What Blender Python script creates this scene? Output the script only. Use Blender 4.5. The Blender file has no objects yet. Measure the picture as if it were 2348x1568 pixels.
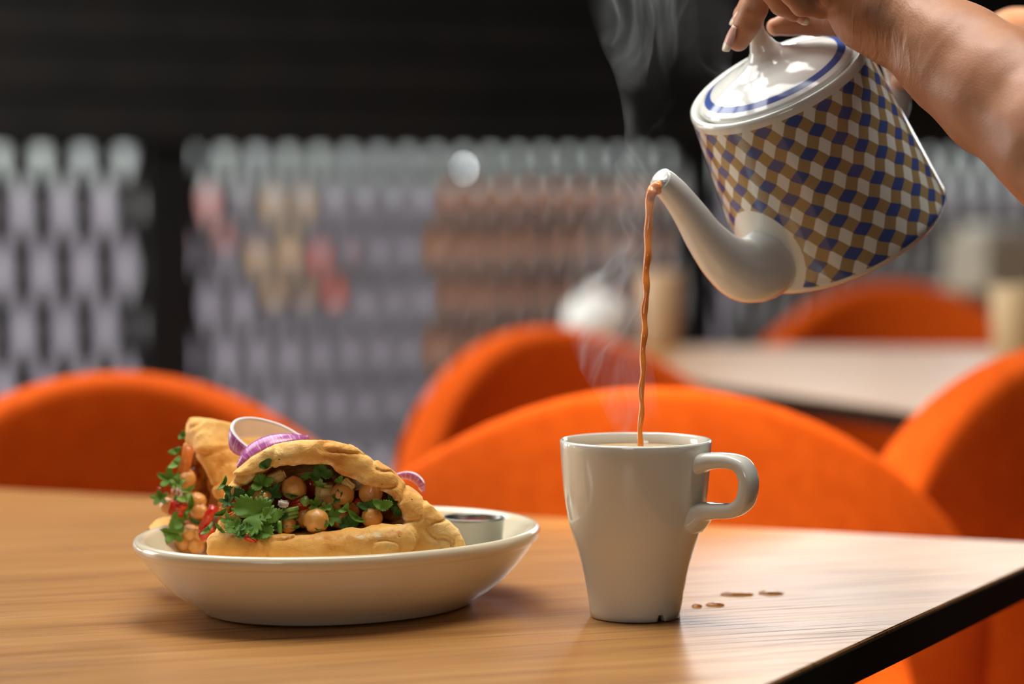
import bpy, bmesh, math, random
import numpy as np
from mathutils import Vector, Matrix

random.seed(7)
sc = bpy.context.scene
COL = sc.collection
R = math.radians

# ------------------------------------------------------------------ camera, world, light, exposure
FPX, CAMH, CX, CY = 6196.0, 0.246, 1174.0, 784.0
PITCH = math.atan((784 - 401) / FPX)
cam_d = bpy.data.cameras.new('camera')
cam = bpy.data.objects.new('camera', cam_d); COL.objects.link(cam)
cam.location = (0, 0, CAMH)
cam.rotation_euler = (math.pi / 2 - PITCH, 0, 0)
cam_d.sensor_width = 36.0
cam_d.lens = FPX / 2348 * 36
cam_d.clip_start, cam_d.clip_end = 0.05, 100
cam_d.dof.use_dof = True
cam_d.dof.focus_distance = 1.475
cam_d.dof.aperture_fstop = 4.0
sc.camera = cam
sc.view_settings.view_transform = 'Standard'
sc.view_settings.look = 'None'
sc.view_settings.gamma = 1.0
sc.view_settings.use_curve_mapping = False
sc.view_settings.exposure = 0.55

world = bpy.data.worlds.new('world'); sc.world = world
world.use_nodes = True
bg = world.node_tree.nodes['Background']
bg.inputs['Color'].default_value = (1.0, 0.985, 0.95, 1)
bg.inputs['Strength'].default_value = 5.0

def area(name, loc, size, target, power, color=(1, 1, 1), portal=False):
    l = bpy.data.lights.new(name, 'AREA'); l.shape = 'RECTANGLE'
    l.size, l.size_y = size; l.energy = power; l.color = color
    if portal: l.cycles.is_portal = True
    o = bpy.data.objects.new(name, l); COL.objects.link(o)
    o.location = loc
    d = Vector(target) - Vector(loc)
    o.rotation_euler = d.to_track_quat('-Z', 'Y').to_euler()
    return o
# openings of the room, the front one cut for fill light; the portals only guide the sky sampling
SKYL = (-2.3, 0.0, 1.75, 4.0)            # roof light x0,x1,y0,y1
CEIL = 1.95
area('portal_skylight', (-1.15, 2.875, CEIL + .02), (2.3, 2.25), (-1.15, 2.875, 0), 1, portal=True)
area('portal_left', (-3.02, 3.2, 0.65), (1.4, 1.5), (0, 3.2, 0.65), 1, portal=True)
area('portal_front', (-.9, -2.02, 0.65), (1.2, .5), (-.9, 0, .65), 1, portal=True)
area('top_fill_light', (.25, 1.45, CEIL - .03), (1.3, .5), (.25, 1.45, 0), 22, (1, .96, .90))  # added fill from above the table, no known fitting
spl = bpy.data.lights.new('chair_fill_spot', 'SPOT'); spl.energy = 215; spl.spot_size = R(19); spl.spot_blend = 1.0; spl.shadow_soft_size = .05; spl.color = (1, .88, .72)  # added spot that brightens the chair behind the mug
spo_ = bpy.data.objects.new('chair_fill_spot', spl); COL.objects.link(spo_); spo_.location = (.40, 1.25, CEIL - .03)
spo_.rotation_euler = (Vector((.15, 2.10, .0)) - spo_.location).to_track_quat('-Z', 'Y').to_euler()

# ------------------------------------------------------------------ helpers
CF = Vector((0, math.cos(PITCH), -math.sin(PITCH)))
CU = Vector((0, math.sin(PITCH), math.cos(PITCH)))
def P(px, py, Y):
    d = CF + Vector((1, 0, 0)) * ((px - CX) / FPX) + CU * ((CY - py) / FPX)
    return Vector((0, 0, CAMH)) + d * (Y / d.y)
def PZ(px, py, z):                         # point of a horizontal plane
    d = CF + Vector((1, 0, 0)) * ((px - CX) / FPX) + CU * ((CY - py) / FPX)
    return Vector((0, 0, CAMH)) + d * ((z - CAMH) / d.z)

def tag(o, label=None, cat=None, group=None, kind=None):
    if label: o['label'] = label
    if cat: o['category'] = cat
    if group: o['group'] = group
    if kind: o['kind'] = kind
    return o
def empty(name, loc=(0, 0, 0), rz=0.0):
    o = bpy.data.objects.new(name, None); COL.objects.link(o)
    o.empty_display_size = .02
    o.location = loc; o.rotation_euler = (0, 0, rz); return o
def link(name, me, mats, parent=None, loc=None, smooth=True):
    o = bpy.data.objects.new(name, me); COL.objects.link(o)
    if not isinstance(mats, (list, tuple)): mats = [mats]
    if len(me.materials) == 0:
        for m in mats: me.materials.append(m)
    if smooth:
        me.polygons.foreach_set('use_smooth', [True] * len(me.polygons))
    if parent: o.parent = parent
    if loc is not None: o.location = loc
    return o
def mesh(name, verts, faces):
    me = bpy.data.meshes.new(name); me.from_pydata([tuple(v) for v in verts], [], faces); me.update(); return me
def from_bm(name, bm):
    me = bpy.data.meshes.new(name); bm.to_mesh(me); bm.free(); return me
def box(name, lo, hi, mat, parent=None, bevel=0.0, seg=2):
    bm = bmesh.new(); bmesh.ops.create_cube(bm, size=1)
    for v in bm.verts:
        for i in range(3): v.co[i] = lo[i] + (v.co[i] + .5) * (hi[i] - lo[i])
    if bevel: bmesh.ops.bevel(bm, geom=bm.edges[:], offset=bevel, segments=seg, affect='EDGES', profile=.5)
    return link(name, from_bm(name, bm), mat, parent, smooth=False)
def prism(name, pts, z0, z1, mat, parent=None, bevel=0.0):
    bm = bmesh.new()
    a = [bm.verts.new((x, y, z0)) for x, y in pts]; b = [bm.verts.new((x, y, z1)) for x, y in pts]
    n = len(pts)
    bm.faces.new(a[::-1]); bm.faces.new(b)
    for i in range(n): bm.faces.new((a[i], a[(i + 1) % n], b[(i + 1) % n], b[i]))
    bmesh.ops.recalc_face_normals(bm, faces=bm.faces[:])
    if bevel: bmesh.ops.bevel(bm, geom=bm.edges[:], offset=bevel, segments=2, affect='EDGES')
    return link(name, from_bm(name, bm), mat, parent, smooth=False)
def lathe_mesh(name, prof, n=64, sx=1.0, sy=1.0, closed=False):
    """prof: (r, z) from the outside to the inside; r==0 gives a pole."""
    V, F, rings = [], [], []
    for r, z in prof:
        if abs(r) < 1e-7: rings.append([len(V)]); V.append((0, 0, z))
        else:
            rings.append(list(range(len(V), len(V) + n)))
            V += [(r * sx * math.cos(2 * math.pi * k / n), r * sy * math.sin(2 * math.pi * k / n), z) for k in range(n)]
    for a, b in zip(rings[:-1], rings[1:]):
        for k in range(n):
            k2 = (k + 1) % n
            if len(a) == 1 and len(b) == 1: continue
            if len(a) == 1: F.append((a[0], b[k2], b[k]))
            elif len(b) == 1: F.append((a[k], a[k2], b[0]))
            else: F.append((a[k], a[k2], b[k2], b[k]))
    me = mesh(name, V, F)
    bm = bmesh.new(); bm.from_mesh(me); bmesh.ops.recalc_face_normals(bm, faces=bm.faces[:]); bm.to_mesh(me); bm.free()
    return me
def smooth_path(pts, n):
    """Catmull-Rom through points of any dimension."""
    p = [np.array(q, float) for q in pts]; p = [2 * p[0] - p[1]] + p + [2 * p[-1] - p[-2]]
    out, m = [], len(p) - 3
    for i in range(n):
        t = i / (n - 1) * m; k = min(int(t), m - 1); t -= k
        a, b, c, d = p[k:k + 4]
        out.append(.5 * (2 * b + (c - a) * t + (2 * a - 5 * b + 4 * c - d) * t * t + (3 * b - a - 3 * c + d) * t ** 3))
    return out
def tube_mesh(name, pts, radii, n=16, up=(0, 0, 1), section=None, cap0=True, cap1=True):
    """Sweep; section(k) -> (a, b) factors along side/normal axes."""
    V, F = [], []
    pts = [Vector(p) for p in pts]; m = len(pts); upv = Vector(up)
    for i in range(m):
        t = (pts[min(i + 1, m - 1)] - pts[max(i - 1, 0)]).normalized()
        s = t.cross(upv)
        if s.length < 1e-5: s = t.cross(Vector((1, 0.01, 0)))
        s.normalize(); nn = s.cross(t)
        r = radii[i]; ra, rb = r if isinstance(r, (tuple, list)) else (r, r)
        for k in range(n):
            a = 2 * math.pi * k / n; c, d = math.cos(a), math.sin(a)
            if section: c, d = section(a)
            V.append(pts[i] + s * (ra * c) + nn * (rb * d))
    for i in range(m - 1):
        for k in range(n):
            k2 = (k + 1) % n
            F.append((i * n + k, i * n + k2, (i + 1) * n + k2, (i + 1) * n + k))
    if cap0: V.append(pts[0]); c = len(V) - 1; F += [(c, (k + 1) % n, k) for k in range(n)]
    if cap1: V.append(pts[-1]); c = len(V) - 1; b = (m - 1) * n; F += [(c, b + k, b + (k + 1) % n) for k in range(n)]
    me = mesh(name, V, F)
    bm = bmesh.new(); bm.from_mesh(me); bmesh.ops.recalc_face_normals(bm, faces=bm.faces[:]); bm.to_mesh(me); bm.free()
    return me

# numpy value noise and signed-distance meshing -------------------------------------------------
def _h(i, j, k, seed):
    n = (i * 374761393 + j * 668265263 + k * 2147483647 + seed * 974634599) & 0xffffffff
    n = ((n ^ (n >> 13)) * 1274126177) & 0xffffffff
    n = ((n ^ (n >> 15)) * 2246822519) & 0xffffffff
    return ((n ^ (n >> 14)) & 0xffff) / 32767.5 - 1.0
def noise(p, seed=0):
    f = np.floor(p); i = f.astype(np.int64); t = p - f; t = t * t * (3 - 2 * t)
    x, y, z = i[..., 0], i[..., 1], i[..., 2]; a, b, c = t[..., 0], t[..., 1], t[..., 2]
    L = lambda u, v, w: u + (v - u) * w
    g = lambda dx, dy, dz: _h(x + dx, y + dy, z + dz, seed)
    return L(L(L(g(0,0,0), g(1,0,0), a), L(g(0,1,0), g(1,1,0), a), b),
             L(L(g(0,0,1), g(1,0,1), a), L(g(0,1,1), g(1,1,1), a), b), c)
def smin(a, b, k):
    h = np.clip(.5 + .5 * (b - a) / k, 0, 1); return b + (a - b) * h - k * h * (1 - h)
def smax(a, b, k): return -smin(-a, -b, k)
def capsule(p, a, b, ra, rb):
    a, b = np.asarray(a, float), np.asarray(b, float)
    ab = b - a; t = np.clip(((p - a) @ ab) / max(ab @ ab, 1e-12), 0, 1)
    return np.linalg.norm(p - a - t[..., None] * ab, axis=-1) - (ra + (rb - ra) * t)
def ellipsoid(p, c, r):
    q = (p - np.array(c)) / np.array(r); k = np.linalg.norm(q, axis=-1)
    return (k - 1) * min(r)
def poly2(u, w, pts):
    d = np.full(u.shape, 1e9); s = np.ones(u.shape); n = len(pts)
    for i in range(n):
        ax, ay = pts[i]; bx, by = pts[i - 1]
        ex, ey = bx - ax, by - ay; wx, wy = u - ax, w - ay
        t = np.clip((wx * ex + wy * ey) / (ex * ex + ey * ey), 0, 1)
        d = np.minimum(d, (wx - ex * t) ** 2 + (wy - ey * t) ** 2)
        c1, c2, c3 = w >= ay, w < by, ex * wy > ey * wx
        s = np.where((c1 & c2 & c3) | (~c1 & ~c2 & ~c3), -s, s)
    return s * np.sqrt(d)
def sdf_mesh(name, f, lo, hi, h, steps=2):
    ax = [np.arange(lo[i], hi[i] + h, h) for i in range(3)]
    nx, ny, nz = map(len, ax)
    V = np.empty((nx, ny, nz), np.float64)
    Y, Z = np.meshgrid(ax[1], ax[2], indexing='ij')
    ch = max(1, int(400000 / (ny * nz)))
    for i in range(0, nx, ch):
        xs = ax[0][i:i + ch]
        g = np.stack(np.broadcast_arrays(xs[:, None, None], Y[None], Z[None]), -1)
        V[i:i + ch] = f(g)
    S = V < 0
    cnt = np.zeros((nx - 1, ny - 1, nz - 1), np.int8)
    for a in (0, 1):
        for b in (0, 1):
            for c in (0, 1): cnt += S[a:nx - 1 + a, b:ny - 1 + b, c:nz - 1 + c]
    I = np.argwhere((cnt > 0) & (cnt < 8))
    acc = np.zeros((len(I), 3)); num = np.zeros(len(I))
    corners = [(a, b, c) for a in (0, 1) for b in (0, 1) for c in (0, 1)]
    for c0 in corners:
        for d in range(3):
            if c0[d]: continue
            c1 = list(c0); c1[d] = 1
            v0 = V[I[:, 0] + c0[0], I[:, 1] + c0[1], I[:, 2] + c0[2]]
            v1 = V[I[:, 0] + c1[0], I[:, 1] + c1[1], I[:, 2] + c1[2]]
            m = (v0 < 0) != (v1 < 0)
            t = np.where(m, v0 / np.where(m, v0 - v1, 1), 0)
            q = np.tile(np.array(c0, float), (len(I), 1)); q[:, d] += t
            acc += q * m[:, None]; num += m
    pts = (I + acc / num[:, None]) * h + np.array(lo)
    idx = np.full(cnt.shape, -1, np.int64); idx[I[:, 0], I[:, 1], I[:, 2]] = np.arange(len(I))
    quads = []
    for d in range(3):
        o = [(1, 2), (2, 0), (0, 1)][d]
        sl0 = [slice(1, -1)] * 3; sl1 = [slice(1, -1)] * 3
        sl0[d] = slice(0, -1); sl1[d] = slice(1, None)
        a, b = S[tuple(sl0)], S[tuple(sl1)]
        E = np.argwhere(a != b); flip = a[E[:, 0], E[:, 1], E[:, 2]]
        for k in range(3):
            if k != d: E[:, k] += 1
        def cell(du, dv):
            Q = E.copy(); Q[:, o[0]] -= du; Q[:, o[1]] -= dv
            return idx[Q[:, 0], Q[:, 1], Q[:, 2]]
        q = np.stack([cell(1, 1), cell(0, 1), cell(0, 0), cell(1, 0)], 1)
        q[~flip] = q[~flip][:, ::-1]
        quads.append(q)
    q = np.concatenate(quads)
    e = h * .3
    for _ in range(steps):
        v = f(pts)
        g = np.stack([(f(pts + np.eye(3)[k] * e) - f(pts - np.eye(3)[k] * e)) / (2 * e) for k in range(3)], -1)
        st = g * (v / np.maximum((g * g).sum(-1), .2))[:, None]
        L = np.linalg.norm(st, axis=-1, keepdims=True); st *= np.minimum(1, h * .5 / np.maximum(L, 1e-9))
        pts = pts - st
    me = bpy.data.meshes.new(name)
    me.vertices.add(len(pts)); me.vertices.foreach_set('co', pts.ravel())
    me.loops.add(q.size); me.loops.foreach_set('vertex_index', q.ravel().astype(np.int32))
    me.polygons.add(len(q)); me.polygons.foreach_set('loop_start', np.arange(0, q.size, 4, dtype=np.int32))
    me.update(calc_edges=True); me.validate()
    return me

# ------------------------------------------------------------------ materials
class NT:
    def __init__(self, name):
        self.m = bpy.data.materials.new(name); self.m.use_nodes = True
        self.t = self.m.node_tree; self.b = self.t.nodes['Principled BSDF']; self.out = self.t.nodes['Material Output']
    def n(self, typ, **kw):
        nd = self.t.nodes.new(typ)
        for k, v in kw.items():
            if k.startswith('_'): setattr(nd, k[1:], v)
            else:
                key = int(k[1:]) if k[0] == 'i' and k[1:].isdigit() else k.replace('_', ' ')
                s = nd.inputs[key]
                if isinstance(v, bpy.types.NodeSocket): self.t.links.new(v, s)
                else: s.default_value = v
        return nd
    def math(self, op, a, b=None, c=None):
        nd = self.t.nodes.new('ShaderNodeMath'); nd.operation = op
        for i, v in enumerate((a, b, c)):
            if v is None: continue
            if isinstance(v, bpy.types.NodeSocket): self.t.links.new(v, nd.inputs[i])
            else: nd.inputs[i].default_value = v
        return nd.outputs[0]
    def set(self, **kw):
        for k, v in kw.items():
            s = self.b.inputs[k.replace('_', ' ')]
            if isinstance(v, bpy.types.NodeSocket): self.t.links.new(v, s)
            else: s.default_value = v if not isinstance(v, tuple) or len(v) != 3 or s.type != 'RGBA' else (*v, 1)
        return self
    def coord(self, scale=(1, 1, 1), kind='Object', rot=(0, 0, 0)):
        tc = self.t.nodes.new('ShaderNodeTexCoord')
        mp = self.n('ShaderNodeMapping', Vector=tc.outputs[kind], Scale=scale, Rotation=rot)
        return mp.outputs[0]
    def noise(self, vec, scale, detail=3, rough=.5, dist=0):
        nd = self.n('ShaderNodeTexNoise', Vector=vec, Scale=scale, Detail=detail, Roughness=rough, Distortion=dist)
        return nd.outputs['Fac']
    def ramp(self, fac, stops):
        nd = self.t.nodes.new('ShaderNodeValToRGB'); self.t.links.new(fac, nd.inputs[0])
        cr = nd.color_ramp
        while len(cr.elements) < len(stops): cr.elements.new(.5)
        for e, (p, c) in zip(cr.elements, stops):
            e.position = p; e.color = (*c, 1) if len(c) == 3 else c
        return nd.outputs[0]
    def mix(self, fac, a, b):
        nd = self.t.nodes.new('ShaderNodeMix'); nd.data_type = 'RGBA'
        for i, v in ((0, fac), (6, a), (7, b)):
            s = nd.inputs[i]
            if isinstance(v, bpy.types.NodeSocket): self.t.links.new(v, s)
            else: s.default_value = v if i == 0 else (*v, 1)
        return nd.outputs[2]
    def bump(self, h, strength=.3, dist=.001):
        nd = self.n('ShaderNodeBump', Height=h, Strength=strength, Distance=dist)
        self.t.links.new(nd.outputs[0], self.b.inputs['Normal']); return self
def plain(name, col, rough=.5, **kw):
    return NT(name).set(Base_Color=col, Roughness=rough, **kw).m
def speckled(name, c1, c2, scale, rough=.4, bump=0, lo=.4, hi=.6, **kw):
    t = NT(name); v = t.coord()
    f = t.noise(v, scale, 4, .6)
    t.set(Base_Color=t.ramp(f, [(lo, c1), (hi, c2)]), Roughness=rough, **kw)
    if bump: t.bump(t.noise(v, scale * 2.5, 3, .6), bump, .0006)
    return t.m

M = {}
M['glaze'] = plain('white_glaze', (.80, .80, .76), .08, Coat_Weight=.3, Coat_Roughness=.03)
M['mug'] = plain('mug_glaze', (.80, .79, .70), .10, Coat_Weight=.4, Coat_Roughness=.04)
M['plate'] = plain('plate_glaze', (.76, .67, .49), .16, Coat_Weight=.3, Coat_Roughness=.05)
M['blue'] = plain('blue_print', (.06, .10, .33), .1)
M['tea'] = plain('milk_tea', (.80, .27, .045), .12, Subsurface_Weight=.3, Subsurface_Radius=(.004, .002, .001), Subsurface_Scale=1.0)
M['froth'] = speckled('tea_froth', (.72, .42, .18), (.82, .58, .33), 300, .3)
M['steel'] = plain('brushed_steel', (.30, .31, .29), .38, Metallic=1.0)
M['sauce'] = plain('red_sauce', (.50, .035, .02), .10)
M['orange'] = speckled('orange_fabric', (.53, .072, .003), (.59, .085, .004), 60, .9, Specular_IOR_Level=.10)
M['black'] = plain('black_metal', (.012, .012, .012), .35)
M['edge'] = plain('black_edge_band', (.006, .009, .006), .7, Specular_IOR_Level=.12)
M['dark'] = speckled('dark_stained_wood', (.0030, .0024, .0020), (.0075, .0050, .0036), 9, .62)
M['slat'] = plain('dark_slat', (.016, .015, .015), .5)
M['room'] = plain('dark_wall_paint', (.03, .026, .024), .8)
M['floor'] = speckled('floor_tile', (.035, .03, .025), (.05, .042, .034), 6, .45)
M['ceil'] = plain('ceiling_paint', (.03, .028, .026), .8)
M['potato'] = speckled('potato', (.60, .42, .12), (.72, .55, .22), 90, .3, .2, Subsurface_Weight=.2, Subsurface_Radius=(.004, .003, .001), Subsurface_Scale=1.0)
M['chick'] = speckled('chickpea', (.74, .27, .035), (.88, .50, .15), 130, .20, .25, Coat_Weight=.4, Coat_Roughness=.08, Subsurface_Weight=.2, Subsurface_Radius=(.004, .002, .001), Subsurface_Scale=1.0)
M['tomato'] = speckled('tomato', (.50, .012, .008), (.62, .07, .02), 150, .18, .3)
M['carrot'] = plain('orange_vegetable', (.74, .20, .03), .3)
M['garlic'] = plain('onion_white', (.74, .64, .50), .25)
M['mash'] = speckled('spiced_filling', (.24, .06, .012), (.58, .24, .05), 110, .35, .5)
M['stem'] = speckled('green_stem', (.10, .26, .02), (.28, .42, .08), 120, .3)
M['onion_in'] = plain('onion_flesh', (.80, .72, .70), .25, Subsurface_Weight=.2, Subsurface_Radius=(.004, .003, .003), Subsurface_Scale=1.0)

def leaf_mat(name, a, b):
    t = NT(name); v = t.coord()
    f = t.noise(v, 90, 4, .6)
    t.set(Base_Color=t.ramp(f, [(.35, a), (.65, b)]), Roughness=.36, Transmission_Weight=.0)
    t.bump(t.noise(v, 260, 3, .6), .35, .0008)
    return t.m
M['leaf'] = leaf_mat('coriander_green', (.075, .20, .010), (.18, .36, .025))
M['leafd'] = leaf_mat('dark_coriander_green', (.024, .095, .008), (.070, .20, .018))
M['leafl'] = leaf_mat('light_coriander_green', (.16, .33, .03), (.30, .46, .09))

def onion_skin():
    t = NT('purple_onion_skin'); v = t.coord(kind='UV')
    f = t.noise(t.n('ShaderNodeMapping', Vector=v, Scale=(46, 2, 1)).outputs[0], 1.0, 3, .6)
    t.set(Base_Color=t.ramp(f, [(.36, (.36, .07, .28)), (.54, (.48, .14, .40)), (.70, (.74, .50, .68))]), Roughness=.22)
    return t.m
M['onion'] = onion_skin()

def bread_mat():
    t = NT('toasted_pita'); v = t.coord()
    f = t.noise(v, 26, 5, .62, .6)
    base = t.ramp(f, [(.30, (.64, .23, .030)), (.44, (.82, .40, .085)), (.58, (.90, .52, .145)), (.74, (.93, .66, .28))])
    sp = t.noise(v, 420, 2, .5)
    spm = t.ramp(sp, [(.745, (0, 0, 0)), (.775, (1, 1, 1))])
    c = t.mix(spm, base, (.22, .05, .02))
    big = t.noise(t.coord((1, 1, .8)), 60, 5, .7)
    bm = t.ramp(big, [(.68, (0, 0, 0)), (.80, (.55, .55, .55))])
    c = t.mix(bm, c, (.26, .10, .03))
    at = t.n('ShaderNodeAttribute', _attribute_name='crumb').outputs['Fac']
    cn = t.ramp(t.noise(v, 150, 4, .6), [(.35, (.72, .26, .055)), (.55, (.90, .56, .22)), (.7, (.94, .74, .44))])
    nd = t.t.nodes.new('ShaderNodeMix'); nd.data_type = 'RGBA'
    t.t.links.new(at, nd.inputs[0]); t.t.links.new(c, nd.inputs[6]); t.t.links.new(cn, nd.inputs[7]); c = nd.outputs[2]
    t.set(Base_Color=c, Roughness=.55, Specular_IOR_Level=.22, Subsurface_Weight=.12, Subsurface_Radius=(.006, .003, .001), Subsurface_Scale=1.0)
    w = t.noise(t.coord((1, 1, 1)), 120, 6, .66, 1.2)
    t.bump(w, .55, .0026)
    return t.m
M['bread'] = bread_mat()

def wood_mat():
    t = NT('oak_laminate')
    rot = (0, 0, R(-20))
    v = t.coord((1, 1, 1), 'Object', rot)
    long_ = t.n('ShaderNodeMapping', Vector=v, Scale=(3.0, 55, 1)).outputs[0]
    fine = t.n('ShaderNodeMapping', Vector=v, Scale=(7, 330, 1)).outputs[0]
    a = t.noise(long_, 1.0, 4, .6, .7); b = t.noise(fine, 1.0, 3, .6)
    base = t.ramp(a, [(.28, (.29, .125, .032)), (.5, (.40, .185, .050)), (.72, (.47, .24, .075))])
    pore = t.ramp(b, [(.32, (.14, .055, .02)), (.44, (1, 1, 1))])
    nd = t.t.nodes.new('ShaderNodeMix'); nd.data_type = 'RGBA'; nd.blend_type = 'MULTIPLY'
    nd.inputs[0].default_value = .75; t.t.links.new(base, nd.inputs[6]); t.t.links.new(pore, nd.inputs[7])
    rr = t.ramp(b, [(.3, (.46, .46, .46)), (.5, (.32, .32, .32))])
    t.set(Base_Color=nd.outputs[2], Roughness=rr, Specular_IOR_Level=.5)
    t.bump(b, .12, .0004)
    return t.m
M['wood'] = wood_mat()

def skin_mat():
    t = NT('skin'); v = t.coord()
    f = t.noise(v, 38, 4, .6)
    c = t.ramp(f, [(.32, (.44, .185, .090)), (.68, (.56, .27, .145))])
    t.set(Base_Color=c, Roughness=.46, Subsurface_Weight=.22, Subsurface_Radius=(.008, .003, .0015), Subsurface_Scale=1.0)
    # creases run across the bend of the wrist, pores everywhere
    wr = t.noise(t.n('ShaderNodeMapping', Vector=v, Scale=(210, 40, 38), Rotation=(0, R(12), 0)).outputs[0], 1.0, 3, .55, .6)
    sep = t.n('ShaderNodeSeparateXYZ', Vector=v).outputs
    wx = t.math('SUBTRACT', 1.0, t.math('MINIMUM', 1.0, t.math('ABSOLUTE', t.math('MULTIPLY', t.math('SUBTRACT', sep[0], .198), 34.0))))
    por = t.noise(v, 900, 2, .5)
    h = t.math('ADD', t.math('MULTIPLY', wr, t.math('MULTIPLY', t.math('MAXIMUM', wx, 0.05), 2.2)), t.math('MULTIPLY', por, .16))
    t.bump(h, .55, .0016)
    return t.m
M['skin'] = skin_mat()
M['nail'] = plain('nail_pink', (.74, .42, .34), .2)
M['nail_tip'] = plain('nail_tip', (.84, .76, .60), .25)

def decal_mat():
    """blue, white and tan lozenges printed on the glaze, set out on a net turned 45 degrees"""
    t = NT('printed_lozenge_glaze')
    uv = t.t.nodes.new('ShaderNodeUVMap').outputs[0]
    s = t.n('ShaderNodeSeparateXYZ', Vector=uv).outputs
    U, V = s[0], s[1]
    a = t.math('ADD', U, V); b = t.math('SUBTRACT', V, U)
    tri = lambda x: t.math('ABSOLUTE', t.math('SUBTRACT', t.math('MULTIPLY', t.math('FRACT', x), 2.0), 1.0))
    a2 = t.math('ADD', a, t.math('MULTIPLY', tri(b), .108))
    b2 = t.math('ADD', b, t.math('MULTIPLY', tri(a), .075))
    i = t.math('GREATER_THAN', t.math('FRACT', a2), .5)
    j = t.math('GREATER_THAN', t.math('FRACT', b2), .5)
    both = t.math('MULTIPLY', i, j)
    none = t.math('MULTIPLY', t.math('SUBTRACT', 1.0, i), t.math('SUBTRACT', 1.0, j))
    white, tan, blue = (.74, .74, .68), (.37, .26, .125), (.060, .090, .28)
    c = t.mix(both, tan, blue); c = t.mix(none, c, white)
    at = t.n('ShaderNodeAttribute', _attribute_name='bare').outputs['Fac']
    c = t.mix(t.math('GREATER_THAN', at, .5), c, white)
    t.set(Base_Color=c, Roughness=.12, Coat_Weight=.3, Coat_Roughness=.04)
    return t.m
M['decal'] = decal_mat()

# ------------------------------------------------------------------ room
FLOOR = -0.75
box('floor', (-3.2, -2.2, FLOOR - .05), (5.0, 8.2, FLOOR), M['floor'])['kind'] = 'structure'
ce = empty('ceiling'); ce['kind'] = 'structure'
x0, x1, y0, y1 = SKYL
for lo, hi in (((-3.2, -2.2), (x0, y1)), ((x1, -2.2), (5.0, y1)), ((x0, -2.2), (x1, y0))):
    box('ceiling_panel', (*lo, CEIL), (*hi, CEIL + .1), M['ceil'], ce)
prism('ceiling_panel', [(-3.2, y1 + .0005), (5.0, y1 + .0005), (5.0, 8.25), (-3.2, 4.01)], CEIL, CEIL + .1, M['ceil'], ce)
wn = empty('window_1'); wn['kind'] = 'structure'
for k in range(4):
    yy = y0 + (y1 - y0) * k / 3
    box('glazing_bar', (x0, yy - .03, CEIL), (x1, yy + .03, CEIL + .08), M['black'], wn)
for k in range(3):
    xx = x0 + (x1 - x0) * k / 2
    box('glazing_bar', (xx - .03, y0, CEIL + .001), (xx + .03, y1, CEIL + .079), M['black'], wn)
wl = empty('wall_left'); wl['kind'] = 'structure'
box('wall_panel', (-3.2, -2.2, FLOOR), (-3.0, 4.1, -.1), M['room'], wl)
box('wall_panel', (-3.2, -2.2, 1.4), (-3.0, 4.1, CEIL), M['room'], wl)
box('wall_panel', (-3.2, 3.9, -.1), (-3.0, 4.1, 1.4), M['room'], wl)
box('wall_panel', (-3.2, -2.2, -.1), (-3.0, 2.5, 1.4), M['room'], wl)
wr_ = box('wall_right', (4.9, -2.2, FLOOR), (5.0, 8.2, CEIL), M['room']); wr_['kind'] = 'structure'
wf = empty('wall_front'); wf['kind'] = 'structure'
box('wall_panel', (-3.2, -2.2, FLOOR), (5.0, -2.0, .4), M['room'], wf)
box('wall_panel', (-3.2, -2.2, .9), (5.0, -2.0, CEIL), M['room'], wf)
box('wall_panel', (-3.2, -2.2, .4), (-1.5, -2.0, 1.2), M['room'], wf)
box('wall_panel', (-.3, -2.2, .4), (5.0, -2.0, 1.2), M['room'], wf)

# back wall: a straight line that recedes to the right
WK = 0.5167
WA = math.atan(WK)
def wallpt(px):
    k = (px - CX) / FPX                     # x = k*y on the ray (pitch is small)
    y = (4.1 + 3 * WK) / (1 - WK * k)
    return Vector((k * y, y, 0))
WD = Vector((math.cos(WA), math.sin(WA), 0)); WN = Vector((-math.sin(WA), math.cos(WA), 0))
wb = empty('wall_back'); wb['kind'] = 'structure'
W0 = wallpt(0) - WD * 1.6
def wall_box(name, t0, t1, n0, n1, z0, z1, mat, parent, bevel=0.0):
    o = box(name, (t0, n0, z0), (t1, n1, z1), mat, parent, bevel)
    o.location = W0; o.rotation_euler = (0, 0, WA); return o
for k in range(5):                          # dark boards over the lattice
    z0 = .305 + k * .092
    wall_box('board', -.8, 8.2, -.06 - .008 * (k % 2), .04, z0, z0 + .086, M['dark'], wb, .006)
wall_box('backing', -.8, 8.2, .041, .10, .30, .768, M['black'], wb)
wall_box('header', -.8, 8.2, -.05, .10, 1.55, CEIL, M['room'], wb)
WT0, WT1 = 3.05, 6.4
for t0, t1 in ((-.8, WT0), (WT1, 8.2)):
    wall_box('wall_panel', t0, t1, -.05, .10, .768, 1.55, M['room'], wb)
wn2 = empty('window_2'); wn2['kind'] = 'structure'
for k in range(6):
    wall_box('mullion', WT0 + k * (WT1 - WT0) / 5 - .03, WT0 + k * (WT1 - WT0) / 5 + .03, -.02, .06, .768, 1.55, M['black'], wn2)
pc = W0 + WD * (WT0 + WT1) / 2 + Vector((0, 0, 1.16)) + WN * .12
area('portal_back', pc, (3.3, .78), pc - WN, 1, portal=True)

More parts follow.
